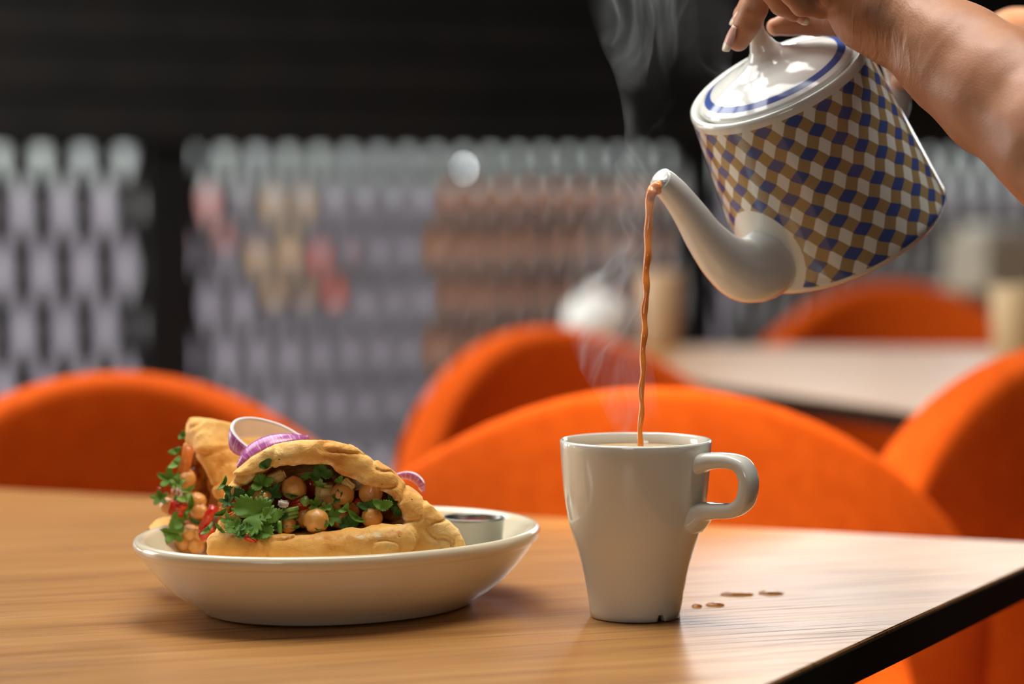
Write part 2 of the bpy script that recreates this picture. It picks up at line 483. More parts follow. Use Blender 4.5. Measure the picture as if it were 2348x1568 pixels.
def wall_t(px): return (wallpt(px) - W0).dot(WD)
def screen(px_list, period, amp, width, label, z0=FLOOR, z1=.303):
    root = empty('lattice_screen', W0 + WD * wall_t(px_list[0]) + Vector((0, 0, z0)), WA)
    tag(root, label, 'screen', 'lattice screens')
    meshes = []
    H = z1 - z0; n = int(H / .012)
    for ph in (0, math.pi):
        V, F = [], []
        for i in range(n + 1):
            z = H * i / n; c = amp * math.sin(2 * math.pi * (z - H) / period + ph + math.pi / 2)
            for dx, dy in ((-1, -1), (1, -1), (1, 1), (-1, 1)): V.append((c + dx * width / 2, dy * .008, z))
        for i in range(n):
            for k in range(4): F.append((i * 4 + k, i * 4 + (k + 1) % 4, i * 4 + 4 + (k + 1) % 4, i * 4 + 4 + k))
        F += [(3, 2, 1, 0), (n * 4, n * 4 + 1, n * 4 + 2, n * 4 + 3)]
        meshes.append(mesh('slat', V, F))
    tb = wall_t(px_list[0])
    for k, px in enumerate(px_list):
        o = link('slat', meshes[k % 2], M['slat'], root, smooth=False)
        o.location = (wall_t(px) - tb, 0, 0)
    return root
l1 = [-735 + 47.5 * k for k in range(23)] 
screen(l1, .235, .012, .029, 'dark lattice screen of wavy slats with wide lens openings, left of the black post')
l2, x = [], 460
while x < 1550:
    l2.append(x); x += 37.8 - 12.0 * (x - 440) / 1130
screen(l2, .208, .0112, .0222, 'long dark lattice screen of wavy slats between the two black posts')
l3, x = [], 1660
while x < 3100: l3.append(x); x += 24
screen(l3, .21, .0075, .0125, 'finer dark lattice screen at the far right behind the teapot')
def post(px0, px1, label):
    t0, t1 = wall_t(px0), wall_t(px1)
    o = wall_box('post', t0, t1, -.03, .06, FLOOR, .304, M['black'], None, .004)
    tag(o, label, 'post', 'black posts'); return o
post(322, 436, 'broad black post dividing the lattice, behind the left orange chair')
post(1558, 1628, 'slimmer black post between the long lattice and the finer right one')

# outside, seen through the lattice
gr = box('ground', (-14, 5.0, FLOOR - .12), (16, 24, FLOOR - .06), speckled('paving', (.16, .145, .165), (.19, .175, .195), 3, .8)); gr['kind'] = 'structure'
wo = box('wall_outside', (-6, 10.0, FLOOR - .06), (8, 10.2, .19), speckled('lilac_render', (.115, .104, .128), (.155, .141, .170), 5, .8)); wo['kind'] = 'structure'
wo2 = box('wall_far', (-12, 16, FLOOR - .06), (14, 16.3, 2.2), speckled('pale_sky_block', (.16, .18, .18), (.19, .215, .205), 2, .8)); wo2['kind'] = 'structure'  # added pale wall, keeps the open sky from blowing out above the lilac one
def out_box(name, px0, px1, py0, py1, Y, depth, mat, label, cat, ground=True, group=None):
    a, b = P(px0, py0, Y), P(px1, py1, Y)
    o = box(name, (a.x, Y, FLOOR - .06 if ground else b.z), (b.x, Y + depth, a.z), mat, None, .01)
    return tag(o, label, cat, group)
brick = speckled('brown_brick', (.20, .080, .040), (.29, .125, .066), 9, .85)
out_box('brick_kiosk', 985, 1620, 432, 900, 8.2, .9, brick, 'brown brick kiosk outside, seen through the long lattice', 'kiosk')
out_box('brick_wall', 1700, 2600, 480, 900, 8.4, .3, speckled('dark_brick', (.022, .011, .007), (.035, .018, .012), 9, .85), 'dark brown wall outside behind the finer right lattice', 'wall')
for (a, b, c, d, col) in ((455, 535, 436, 560, (.26, .12, .115)), (612, 705, 440, 560, (.26, .19, .13)), (575, 700, 566, 690, (.26, .17, .10)), (726, 790, 566, 692, (.32, .08, .06))):
    p, q_ = P(a, c, 9.98), P(b, d, 9.98)     # tinted render patches fixed to the wall outside
    box('wall_panel', (p.x, 9.96, q_.z), (q_.x, 10.0, p.z), plain('tinted_render', col, .8), wo)
glintm = NT('glint_glow'); glintm.set(Base_Color=(1, 1, 1), Emission_Color=(.9, .97, 1.0), Emission_Strength=11.0)  # glowing globe added to give a round glint, no known lamp
lp = empty('glint_globe', P(1057, 392, 9.6) * 1.0)
tag(lp, 'small bright globe added for a glint outside, beyond the long lattice', 'glint')
link('globe', lathe_mesh('globe', [(0, -.016)] + [(.016 * math.cos(a), .016 * math.sin(a)) for a in [R(-70 + 20 * k) for k in range(8)]] + [(0, .016)], 16), glintm.m, lp)
link('pole', tube_mesh('pole', [(0, 0, -.016), (0, 0, FLOOR - .06 - lp.location.z)], [.008, .01], 8), M['black'], lp)

# ------------------------------------------------------------------ tables
def table(label, poly, z, pedestal, th=.021):
    root = empty('dining_table', (pedestal[0], pedestal[1], FLOOR)); tag(root, label, 'table', 'restaurant tables')
    def ch(o): o.parent = root; o.matrix_parent_inverse = Matrix.Translation(-root.location); return o
    cx, cy = sum(p[0] for p in poly) / len(poly), sum(p[1] for p in poly) / len(poly)
    inner = [(cx + (x - cx) * .9985, cy + (y - cy) * .9985) for x, y in poly]
    ch(prism('table_top', inner, z - th + .001, z, M['wood'], None, .0008))
    ch(prism('edge_band', poly, z - th, z - .0012, M['edge'], None, .001))
    ch(box('pedestal', (pedestal[0] - .035, pedestal[1] - .035, FLOOR + .02), (pedestal[0] + .035, pedestal[1] + .035, z - th), M['black'], None, .004))
    ch(box('foot_plate', (pedestal[0] - .2, pedestal[1] - .2, FLOOR), (pedestal[0] + .2, pedestal[1] + .2, FLOOR + .02), M['black'], None, .006))
    return root
cA = PZ(0, 1120, 0); cB = PZ(2348, 1242, 0); cC = PZ(2348, 1302, 0); cD = PZ(1765, 1568, 0)
def isect(p, q, r, s):
    d1, d2 = q - p, s - r; c = d1.x * d2.y - d1.y * d2.x
    t = ((r.x - p.x) * d2.y - (r.y - p.y) * d2.x) / c; return p + d1 * t
corner = isect(cA, cB, cC, cD)
dB = (cA - cB).normalized(); dR = (cD - cC).normalized()
p1 = corner; p2 = corner + dB * 1.25; p3 = p2 + dR * .78; p4 = corner + dR * .78
table('oak topped table in front carrying the plate and the mug', [(p.x, p.y) for p in (p4, p1, p2, p3)], 0.0, ((p1.x + p3.x) / 2, (p1.y + p3.y) / 2))
fa, fb, fc, fd = PZ(1620, 878, 0), PZ(2560, 1010, 0), PZ(2640, 800, 0), PZ(1290, 791, 0)
table('oak topped table in the middle distance behind the mug', [(p.x, p.y) for p in (fa, fb, fc, fd)], 0.0, ((fa.x + fc.x) / 2, (fa.y + fc.y) / 2))
g1 = PZ(2140, 668, 0)
table('farthest table, behind the far orange chair at right', [(g1.x, g1.y - .15), (g1.x + 1.3, g1.y - .15), (g1.x + 1.3, g1.y + .35), (g1.x, g1.y + .35)], 0.0, (g1.x + .7, g1.y + .1))

# ------------------------------------------------------------------ chairs
def make_shell(Rr, top, th):
    """tub back whose rim is a circle leaning back"""
    n, m = 40, 10; V, F = [], []
    for i in range(n + 1):
        ph = R(-112 + 224 * i / n)
        ht = top - Rr * .98 * (1 - math.cos(ph)); ht = max(ht, .56 - .0)
        for j in range(m + 1):
            z = .40 + (ht - .40) * j / m
            sf = max(0, 1 - (z - .40) / .42); fl = 1.0 + .24 * min(sf, .42) - .12 * max(0, sf - .42)
            V.append((Rr * fl * math.sin(ph), Rr * .92 * fl * math.cos(ph), z))
    for i in range(n):
        for j in range(m): F.append((i * (m + 1) + j, (i + 1) * (m + 1) + j, (i + 1) * (m + 1) + j + 1, i * (m + 1) + j + 1))
    me = mesh('backrest', V, F); o = bpy.data.objects.new('tmp', me); COL.objects.link(o)
    s = o.modifiers.new('s', 'SOLIDIFY'); s.thickness = th; s.offset = 0
    b = o.modifiers.new('b', 'BEVEL'); b.width = th * .42; b.segments = 4; b.limit_method = 'ANGLE'; b.angle_limit = R(50)
    dg = bpy.context.evaluated_depsgraph_get()
    me2 = bpy.data.meshes.new_from_object(o.evaluated_get(dg)); bpy.data.objects.remove(o); return me2
shell = make_shell(.255, .822, .05)
def seat_mesh():
    bm = bmesh.new(); bmesh.ops.create_cone(bm, cap_ends=True, segments=40, radius1=.235, radius2=.235, depth=.09)
    bmesh.ops.bevel(bm, geom=[e for e in bm.edges if len(e.link_faces) == 2 and any(len(f.verts) > 4 for f in e.link_faces)], offset=.03, segments=4, affect='EDGES')
    return from_bm('seat', bm)
seatm = seat_mesh()
legm = tube_mesh('leg', [(0, 0, 0), (0, 0, .37)], [.010, .016], 12)
chair0 = None
def chair(px, ytop, z, face, label, width=1.0):
    """apex of the rim at pixel (px, ytop) and height z over the table; face: where the sitter looks, degrees from -Y"""
    global chair0
    Y = FPX * (CAMH - z) / (ytop - 401)
    rz = R(face); b = P(px, ytop, Y)
    loc = Vector((b.x, Y, FLOOR)) - Vector((-math.sin(rz), math.cos(rz), 0)) * .235 * width
    if chair0 is None:
        t = empty('tub_chair', loc, rz)
        link('backrest', shell, M['orange'], t); link('seat', seatm, M['orange'], t, (0, -.01, .405))
        for sx in (-1, 1):
            for sy in (-1, 1): link('leg', legm, M['black'], t, (sx * .16, sy * .15, 0))
        chair0 = t
    else:
        t = chair0.copy(); COL.objects.link(t); t.location = loc; t.rotation_euler = (0, 0, rz)
        for c in list(chair0.children):
            d = c.copy(); COL.objects.link(d); d.parent = t
    t.scale = (width, width, (z - FLOOR) / .822)
    tag(t, label, 'chair', 'orange tub chairs'); return t
chair(1500, 890, .08, 180, 'bright orange tub chair directly behind the mug, its back turned')
chair(270, 858, .07, 6, 'orange tub chair at the left, behind the rear sandwich', .95)
chair(1258, 752, .072, 28, 'shaded orange tub chair seen between the sandwiches and the pouring tea', .9)
chair(2500, 788, .10, 14, 'dark red looking orange tub chair cut off by the right edge')
chair(2050, 648, .063, 0, 'farthest orange tub chair, small, just under the teapot')

# ------------------------------------------------------------------ things on the far tables
def lathe_thing(name, label, cat, prof, mat, loc, n=40):
    o = link(name, lathe_mesh(name, prof, n), mat, None, loc); return tag(o, label, cat)
wp = PZ(1365, 790, 0)
b_ = empty('sugar_bowl', wp + Vector((0, 0, .0005))); tag(b_, 'small white lidded bowl on the middle table behind the steam', 'bowl')
link('bowl', lathe_mesh('bowl', [(0, 0), (.03, 0), (.032, .004), (.045, .025), (.046, .045), (.042, .055), (.038, .055), (.038, .04), (.02, .01), (0, .008)], 32), M['glaze'], b_)
link('lid', lathe_mesh('lid', [(.041, .056), (.041, .059), (.03, .068), (.008, .075), (.006, .080), (.009, .086), (.006, .09), (0, .091)], 32), M['glaze'], b_)
wt = PZ(1515, 795, 0)
lathe_thing('tumbler', 'tan tumbler on the middle table, right of the white bowl', 'cup', [(0, 0), (.025, 0), (.027, .003), (.032, .105), (.031, .107), (.029, .105), (.024, .01), (0, .008)], plain('tan_clay', (.50, .33, .19), .5), wt + Vector((0, 0, .0005)))
wt = PZ(2332, 832, 0)
lathe_thing('tumbler', 'tan tumbler on the middle table at the right edge', 'cup', [(0, 0), (.028, 0), (.030, .003), (.036, .098), (.035, .1), (.032, .098), (.026, .01), (0, .008)], plain('tan_clay', (.55, .40, .22), .5), wt + Vector((0, 0, .0005)))
wt = PZ(2262, 668, 0); nb = empty('napkin_box', wt + Vector((.02, 0.05, .0005)), R(38)); tag(nb, 'cream napkin box on the farthest table', 'box')
box('box_body', (-.085, -.06, 0), (.085, .06, .12), plain('cream_card', (.66, .60, .47), .6), nb, .008)
box('napkin', (-.06, -.04, .1195), (.06, .04, .14), plain('napkin_paper', (.80, .78, .72), .8), nb, .006)

# ------------------------------------------------------------------ plate
PLATE = PZ(782, 1390, 0); PLATE.z = 0.0
PA, PB, PR = .1265, .1005, R(45)
prof = [(0, .004), (.60, .004), (.615, .0012), (.64, 0), (.665, .0012), (.69, .0042), (.76, .0085), (.84, .0160), (.91, .0250), (.955, .0322), (.968, .0345),
        (.972, .0352), (.988, .0362), (.998, .0385), (1.0, .0405), (.995, .0425), (.98, .0435), (.963, .0430), (.945, .0405), (.91, .034), (.85, .0262), (.75, .0205), (.6, .0180), (.3, .0172), (0, .017)]
o = link('plate', lathe_mesh('plate', prof, 128, PA, PB), M['plate'], None, (PLATE.x, PLATE.y, .0006)); o.rotation_euler = (0, 0, PR)
tag(o, 'cream oval coupe plate holding both stuffed pitas', 'plate')

# ------------------------------------------------------------------ mug with tea
MUG = PZ(1457, 1413, 0); MUG.z = .0006
zp = 2.53 * 4117
rows = [(1478, 261), (1440, 266), (1400, 272), (1320, 285), (1250, 298), (1170, 316), (1100, 336), (1050, 352), (1000, 370), (950, 384), (900, 395), (820, 409), (740, 420), (600, 432), (500, 438.5), (460, 441)]
pr = [(r / zp, (1478 - y) / zp) for y, r in rows]
inn = [(max(r - .0032, .018), z) for r, z in pr[::-1] if z > .006]
pr = [(0, .004), (.020, .004), (.0215, .0005), (.0228, 0), (.0242, .0003)] + pr[:1] + pr[1:] + [(.04232, .0978), (.0418, .0987), (.0407, .0988), (.0396, .0978)] + inn[1:] + [(.015, .0055), (0, .005)]
mug = empty('mug', MUG); tag(mug, 'pale grey ceramic mug on the table under the pouring tea', 'mug')
mm = lathe_mesh('mug_body', pr, 96)
for v in mm.vertices:                       # drain notch in the foot ring
    a = math.degrees(math.atan2(v.co.y, v.co.x))
    if v.co.z < .0015 and abs(v.co.to_2d().length - .0232) < .0035 and abs(a + 58) < 5: v.co.z += .0042
link('mug_body', mm, M['mug'], mug)
hx = Vector((.86, -.51, 0)).normalized()
hp = smooth_path([(.0375, .0868), (.047, .0892), (.058, .0897), (.0655, .0875), (.0690, .0815), (.0692, .0745), (.0670, .0675), (.0605, .0630), (.050, .0618), (.0425, .0608), (.0345, .0560)], 60)
hw = smooth_path([(.0105, .0062), (.0082, .0046), (.0076, .0042), (.0076, .0042), (.0076, .0042), (.0076, .0042), (.0076, .0042), (.0076, .0042), (.0080, .0044), (.0092, .0056), (.0115, .0085)], 60)
sq = lambda a: (math.copysign(abs(math.cos(a)) ** .62, math.cos(a)), math.copysign(abs(math.sin(a)) ** .62, math.sin(a)))
side = Vector((-hx.y, hx.x, 0))
link('handle', tube_mesh('handle', [hx * q[0] + Vector((0, 0, q[1])) for q in hp], [(q[1], q[0]) for q in hw], 24, up=side, section=sq), M['mug'], mug)
TEAZ = .0915
bm = bmesh.new(); bmesh.ops.create_circle(bm, cap_ends=True, segments=64, radius=.0385)
bmesh.ops.inset_region(bm, faces=bm.faces[:], thickness=.0015)
for v in bm.verts:
    if v.co.length > .0378: v.co.z += .0012
o = link('tea', from_bm('tea', bm), M['froth'], None, MUG + Vector((0, 0, TEAZ))); tag(o, 'frothy milk tea filling the mug', 'tea')
# tea drops on the table to the right of the mug
for (px, py, rx, ry, lab) in ((1640, 1388, .0055, .0035, 'larger brown tea drop on the table, right of the mug foot'), (1598, 1391, .003, .003, 'tiny tea drop on the table close beside the mug foot'),
                              (1768, 1361, .0075, .006, 'flat wet tea spot on the table, farthest from the mug'), (1690, 1364, .010, .005, 'long thin tea smear on the table behind the drops')):
    c = PZ(px, py, 0)
    o = link('tea_drop', lathe_mesh('tea_drop', [(1, 0), (.93, .0006), (.7, .0011), (.35, .0014), (0, .0015)], 24, rx, ry), plain('spilt_tea', (.86, .62, .34), .04, Transmission_Weight=1.0, IOR=1.33), None, (c.x, c.y, .0003))
    tag(o, lab, 'drop')

# ------------------------------------------------------------------ teapot (its own tilted frame: S towards the spout, A up the axis)
A = Vector((-.42, -.326, .847)).normalized()
u_ = Vector((A.x, A.y, 0)).normalized()
S = (u_ - A * u_.dot(A)).normalized(); T = A.cross(S)
POT = P(1943, 545, 1.605)
PM = Matrix(((S.x, T.x, A.x, POT.x), (S.y, T.y, A.y, POT.y), (S.z, T.z, A.z, POT.z), (0, 0, 0, 1)))
pot = empty('teapot'); pot.matrix_world = PM
tag(pot, 'ceramic teapot with blue, tan and white lozenge print, tilted to pour', 'teapot')
H, RT, RB = .1105, .0545, .0640
spout_pts = [(.046, .026), (.064, .0235), (.079, .0290), (.0885, .0425), (.0945, .061), (.0975, .0785), (.1005, .0925), (.1037, .1020), (.1062, .1068)]
spout_r = [.0185, .0200, .0185, .0150, .0118, .0098, .0086, .0078, .0075]
def pot_body():
    prof = [(0, .003), (.052, .003), (.0545, 0), (.058, .0), (.0610, .0008), (.0630, .0028), (RB, .0060)]
    n = 40
    for i in range(1, n + 1):
        f = i / n; prof.append((RB + (RT - RB) * f, .006 + (H - .0045 - .006) * f))
    lip = [(RT + .0002, H - .003), (RT - .0005, H - .0006), (RT - .0020, H), (RT - .0036, H - .0006), (RT - .0044, H - .0022), (RT - .005, H - .0045), (RT - .012, H - .0052), (.036, H - .006), (.034, H - .02), (.040, H - .05), (.04, .02), (0, .012)]
    prof += lip
    me = lathe_mesh('pot_body', prof, 144)
    uv = me.uv_layers.new(name='UVMap'); at = me.attributes.new('bare', 'FLOAT', 'POINT')
    bare = []
    for v in me.vertices:
        r = v.co.to_2d().length
        b = 1.0 if (v.co.z < .0045 or v.co.z > H - .0046 or r < RT - .003) else 0.0
        th = math.atan2(v.co.y, v.co.x)
        d = math.hypot(th * .062, (v.co.z - .027) * .9)
        b = max(b, min(1, max(0, .5 + (.0268 - d) * 90)))
        bare.append(b)
    at.data.foreach_set('value', bare)
    for p in me.polygons:
        th0 = None
        for li in p.loop_indices:
            c = me.vertices[me.loops[li].vertex_index].co
            th = math.atan2(c.y, c.x)
            if th0 is None: th0 = th
            while th - th0 > math.pi: th -= 2 * math.pi
            while th - th0 < -math.pi: th += 2 * math.pi
            uv.data[li].uv = (th * 18 / (2 * math.pi), -c.z / .0213)
    return me
link('pot_body', pot_body(), M['decal'], pot)
lid_prof = [(0, .118)] and [(0, H - .004), (.046, H - .004), (.0478, H - .0025), (.0482, H - .0005), (.0474, H + .0008), (.044, H + .0022), (.038, H + .0046), (.030, H + .0075), (.022, H + .0100), (.0165, H + .0125), (.0115, H + .0155), (.0082, H + .0195), (.0062, H + .0245), (.0052, H + .0290), (.0056, H + .0325), (.0074, H + .0355), (.0080, H + .0375), (.0072, H + .0392), (.005, H + .0402), (0, H + .0405)]
lid_prof = [lid_prof[0]] + lid_prof[1:]
def lid_mesh():
    fine = []
    for a, b in zip(lid_prof[:-1], lid_prof[1:]):
        for k in range(4): fine.append((a[0] + (b[0] - a[0]) * k / 4, a[1] + (b[1] - a[1]) * k / 4))
    fine.append(lid_prof[-1])
    me = lathe_mesh('lid', fine, 96)
    me.materials.append(M['glaze']); me.materials.append(M['blue'])
    for p in me.polygons:
        r = p.center.to_2d().length
        if .0388 < r < .0442 and p.center.z > H: p.material_index = 1
    return me
link('lid', lid_mesh(), None, pot)
sp = smooth_path([(b, 0, a, r) for (b, a), r in zip(spout_pts, spout_r)], 60)
pts = [Vector(q[:3]) for q in sp]; rad = [float(q[3]) for q in sp]
tdir = (pts[-1] - pts[-2]).normalized()
pts += [pts[-1] + tdir * .0007, pts[-1] + tdir * .0009, pts[-1] + tdir * .0003, pts[-1] - tdir * .004, pts[-1] - tdir * .012]
rad += [rad[-1] * .97, rad[-1] * .88, rad[-1] * .78, rad[-1] * .74, rad[-1] * .74]
spo = link('spout', tube_mesh('spout', pts, rad, 40, up=(0, 1, 0), cap0=False, cap1=True), M['glaze'], pot)
# handle on the far side
hpth = smooth_path([(-.050, 0, .094), (-.066, 0, .098), (-.080, 0, .092), (-.0865, 0, .078), (-.0860, 0, .060), (-.079, 0, .045), (-.066, 0, .038), (-.056, 0, .036)], 40)
link('handle', tube_mesh('handle', [Vector(q) for q in hpth], [(.0085, .0050)] * 40, 20, up=(0, 1, 0), section=lambda a: (math.sin(a) , math.cos(a))), M['glaze'], pot)

# the pouring tea: fills the spout mouth, curls over the lip and falls into the mug
tipL = Vector((spout_pts[-1][0], 0, spout_pts[-1][1])); tip = PM @ tipL
tipdir = (PM.to_3x3() @ tdir).normalized()
print('TIP', tip, 'px', CX + FPX * ((tip - Vector((0,0,CAMH))).dot(Vector((1,0,0)))) / (tip - Vector((0,0,CAMH))).dot(CF), CY - FPX * ((tip - Vector((0,0,CAMH))).dot(CU)) / (tip - Vector((0,0,CAMH))).dot(CF))
land = Vector((MUG.x + .0015, MUG.y - .012, MUG.z + TEAZ - .003))
ys = tip.y
def sp_pt(px, py, f): return P(px, py, tip.y + (land.y - tip.y) * f)
dn = Vector((0, 0, -1)); lipd = (dn - tipdir * dn.dot(tipdir)).normalized()
lipp = tip + lipd * .0062
raw = [tip - tipdir * .008 + lipd * .0020, tip - tipdir * .002 + lipd * .0034, lipp + tipdir * .0016, lipp + tipdir * .0042 + Vector((0, 0, -.0035)), lipp + tipdir * .0058 + Vector((0, 0, -.0100))]
b0 = raw[-1]
n_ = 9
for k in range(1, n_ + 1):
    f = k / n_; g = 1 - (1 - f) ** 1.6
    p_ = b0.lerp(land, f); p_.x = b0.x + (land.x - b0.x) * (f * .75 + .25 * g); raw.append(p_)
rr = [.0040, .0040, .0036, .0030, .0025] + [.0022, .0020, .0019, .0018, .0017, .0016, .0015, .0015, .0016]
pth = smooth_path([(*p, r) for p, r in zip(raw, rr)], 110)
pts = []; rad = []
for i, q in enumerate(pth):
    k = i / 109; w = max(0, k - .25)
    pts.append(Vector(q[:3]) + Vector((math.sin(i * .55) * .00035 * min(1, w * 5), math.cos(i * .47) * .0003 * min(1, w * 5), 0)))
    r = q[3] * (1 + .13 * math.sin(i * .8) * min(1, w * 4)); rad.append((r, r * (1 + .25 * math.sin(i * .55))))
o = link('tea_stream', tube_mesh('tea_stream', pts, rad, 16, up=(0, 1, 0)), M['tea'], None)
tag(o, 'orange brown stream of milk tea falling from the spout into the mug', 'tea stream')

# ------------------------------------------------------------------ ramekin of sauce
RC = P(1085, 1262, 1.578); RC.z = .0180
rk = empty('sauce_cup', RC); tag(rk, 'small steel sauce cup on the plate behind the front pita', 'cup')
link('cup_body', lathe_mesh('cup_body', [(0, 0), (.0150, 0), (.0158, .0008), (.0166, .006), (.0182, .0255), (.0187, .0262), (.0186, .0275), (.0180, .0278), (.0174, .0268), (.0158, .006), (.0148, .002), (0, .0016)], 56), M['steel'], rk)
o = link('red_sauce', lathe_mesh('red_sauce', [(.0169, .0232), (.016, .0240), (.012, .0247), (.006, .0243), (0, .0248)], 40), M['sauce'], None, RC); tag(o, 'glossy red sauce in the small steel cup', 'sauce')

# ------------------------------------------------------------------ pita breads
SB = .000235
def pita(name, label, org, rz, outer, mouth, D, lip, lip_r, vf=12, seed=1, k=24, lipk=7, belly=None, h=4.2, amp=1.0, scale=SB, slant=0.0):
    lo = [min(p[0] for p in outer) - 50, -95, min(p[1] for p in outer) - 60]; hi = [max(p[0] for p in outer) + 50, D + 40, max(p[1] for p in outer) + 45]
    lp = smooth_path(lip, 16)
    def f(p, only_c=False):
        u, v, w = p[..., 0], p[..., 1], p[..., 2]
        v = v - slant * np.clip(250 - w, 0, 250)
        vv = np.maximum(v, 0)
        kb = np.sqrt(np.maximum(1 - (vv / D) ** 2, .02))
        o = (poly2(u / kb, (w - 40) / kb + 40, outer) - 14) * np.minimum(kb, 1)
        o = smax(o, -v - vf, 36)
        o = smax(o, v - D, 20)
        kc = np.sqrt(np.maximum(1 - (vv / (D * .78)) ** 2, .02))
        c = poly2(u / kc, (w - 40) / kc + 40, mouth) * kc
        c = smax(c, v - D * .75, 20)
        if only_c: return c
        n3 = noise(p / 16.0, seed + 9)
        r = smax(o, -c + 2.5 * n3, k)
        L = np.full(u.shape, 1e9)
        for a, b, ra, rb in zip(lp[:-1], lp[1:], lip_r[:-1], lip_r[1:]):
            L = np.minimum(L, capsule(p * np.array([1, 1, 1]), a[:3], b[:3], ra, rb))
        r = smin(r, L, lipk)
        n1 = noise(p / np.array([85., 85., 60.]), seed); n2 = noise(p / np.array([34., 34., 26.]), seed + 3)
        fold = 1 - np.abs(noise(p / np.array([60., 60., 38.]), seed + 5))
        n4 = noise(p / np.array([11., 11., 22.]), seed + 12)
        r = r - amp * (6.5 * n1 + 3.6 * n2 + 1.2 * n3 + .9 * n4) + amp * 7.0 * np.clip(fold - .78, 0, 1) * 5 * .7
        return r
    me = sdf_mesh(name, f, lo, hi, h, 1)
    co = np.empty(len(me.vertices) * 3); me.vertices.foreach_get('co', co); co = co.reshape(-1, 3)
    cr = np.clip((9 + 5 * noise(co / 9.0, seed + 31) - np.abs(f(co, True) - 3)) / 6, 0, 1) * (co[:, 2] > 60)
    me.attributes.new('crumb', 'FLOAT', 'POINT').data.foreach_set('value', cr)
    me.transform(Matrix.Scale(scale, 4))
    o = link(name, me, M['bread'], None, org); o.rotation_euler = (0, 0, rz)
    return tag(o, label, 'sandwich', 'stuffed pita sandwiches')
def q(px, py, x0=770, y0=1285): return (px - x0, y0 - py)
YF = 1.468
ORG = P(770, 1285, YF)
outer = [q(*p) for p in ((498, 1262), (506, 1190), (522, 1140), (545, 1095), (580, 1058), (630, 1030), (690, 1020), (760, 1022), (815, 1036), (862, 1062), (905, 1098), (950, 1142), (1000, 1190), (1042, 1228), (1058, 1256), (1050, 1270), (960, 1330), (850, 1352), (700, 1350), (570, 1320))]
mouth = [q(*p) for p in ((528, 1218), (530, 1165), (544, 1122), (590, 1084), (640, 1062), (700, 1055), (760, 1060), (782, 1082), (812, 1094), (862, 1108), (900, 1136), (926, 1166), (932, 1196), (915, 1208), (840, 1216), (700, 1226), (600, 1228))]
lip = [(*a, 0) for a in ()]
lipc = [(505, 1246, -30), (600, 1250, -44), (700, 1250, -50), (800, 1244, -48), (880, 1238, -40), (922, 1234, -28)]
lip = [(a - 770, v, 1285 - b) for a, b, v in lipc]
lr = [float(x[0]) for x in smooth_path([(32,), (34,), (36,), (40,), (44,), (36,)], 16)]
pita('pita_bread', 'front toasted pita pocket, open mouth towards the viewer, full of chickpeas', ORG, 0, outer, mouth, 330, lip, lr)

YB2 = 1.578; YR = 1.566
ORG2 = P(447, 1275, YB2)
outer2 = [(-110, 10), (-112, 90), (-102, 180), (-72, 252), (-25, 296), (30, 296), (75, 252), (104, 170), (112, 80), (108, 10), (60, -60), (-60, -60)]
mouth2 = [(-85, 62), (-85, 150), (-62, 212), (-10, 246), (35, 238), (70, 190), (86, 120), (84, 62)]
lipc2 = [(-84, -48, 48), (-30, -72, 36), (30, -76, 34), (88, -46, 44)]
lr2 = [float(x[0]) for x in smooth_path([(30,), (35,), (35,), (30,)], 16)]
RZ2 = R(-70)
pita('pita_bread', 'rear toasted pita pocket, blurred, its filling spilling to the left', ORG2, RZ2, outer2, mouth2, 265, lipc2, lr2, seed=21, h=5.0, scale=.00026, slant=.28)

# ------------------------------------------------------------------ filling
def blob(name, f, lo, hi, h, mat, label, cat, group=None, kind=None):
    o = link(name, sdf_mesh(name, f, lo, hi, h, 1), mat); return tag(o, label, cat, group, kind)
def mash(pxl, Y, org_label, seed):
    pts = [np.array(P(x, y, Y + dy)) for x, y, r, dy in pxl]; rs = [r * .000237 for x, y, r, dy in pxl]
    def f(p):
        d = np.full(p.shape[:-1], 1e9)
        for c, r in zip(pts, rs): d = smin(d, np.linalg.norm(p - c, axis=-1) - r, .006)
        return d - .0016 * noise(p / .005, seed) - .0012 * noise(p / .0022, seed + 1)
    lo = np.min(pts, 0) - max(rs) - .004; hi = np.max(pts, 0) + max(rs) + .004
    blob('spiced_filling', f, lo, hi, .0013, M['mash'], org_label, 'filling', kind='stuff')
mash([(575, 1180, 42, .026), (640, 1160, 55, .036), (710, 1160, 60, .036), (780, 1160, 58, .036), (850, 1165, 46, .032), (895, 1172, 30, .028)], YF, 'dark red spiced filling deep inside the front pita', 3)
mash([(436, 1095, 34, .010), (440, 1140, 44, .010), (432, 1190, 44, .008), (450, 1222, 40, .006), (448, 1050, 20, .010)], YR, 'blurred spiced filling inside the rear pita', 5)

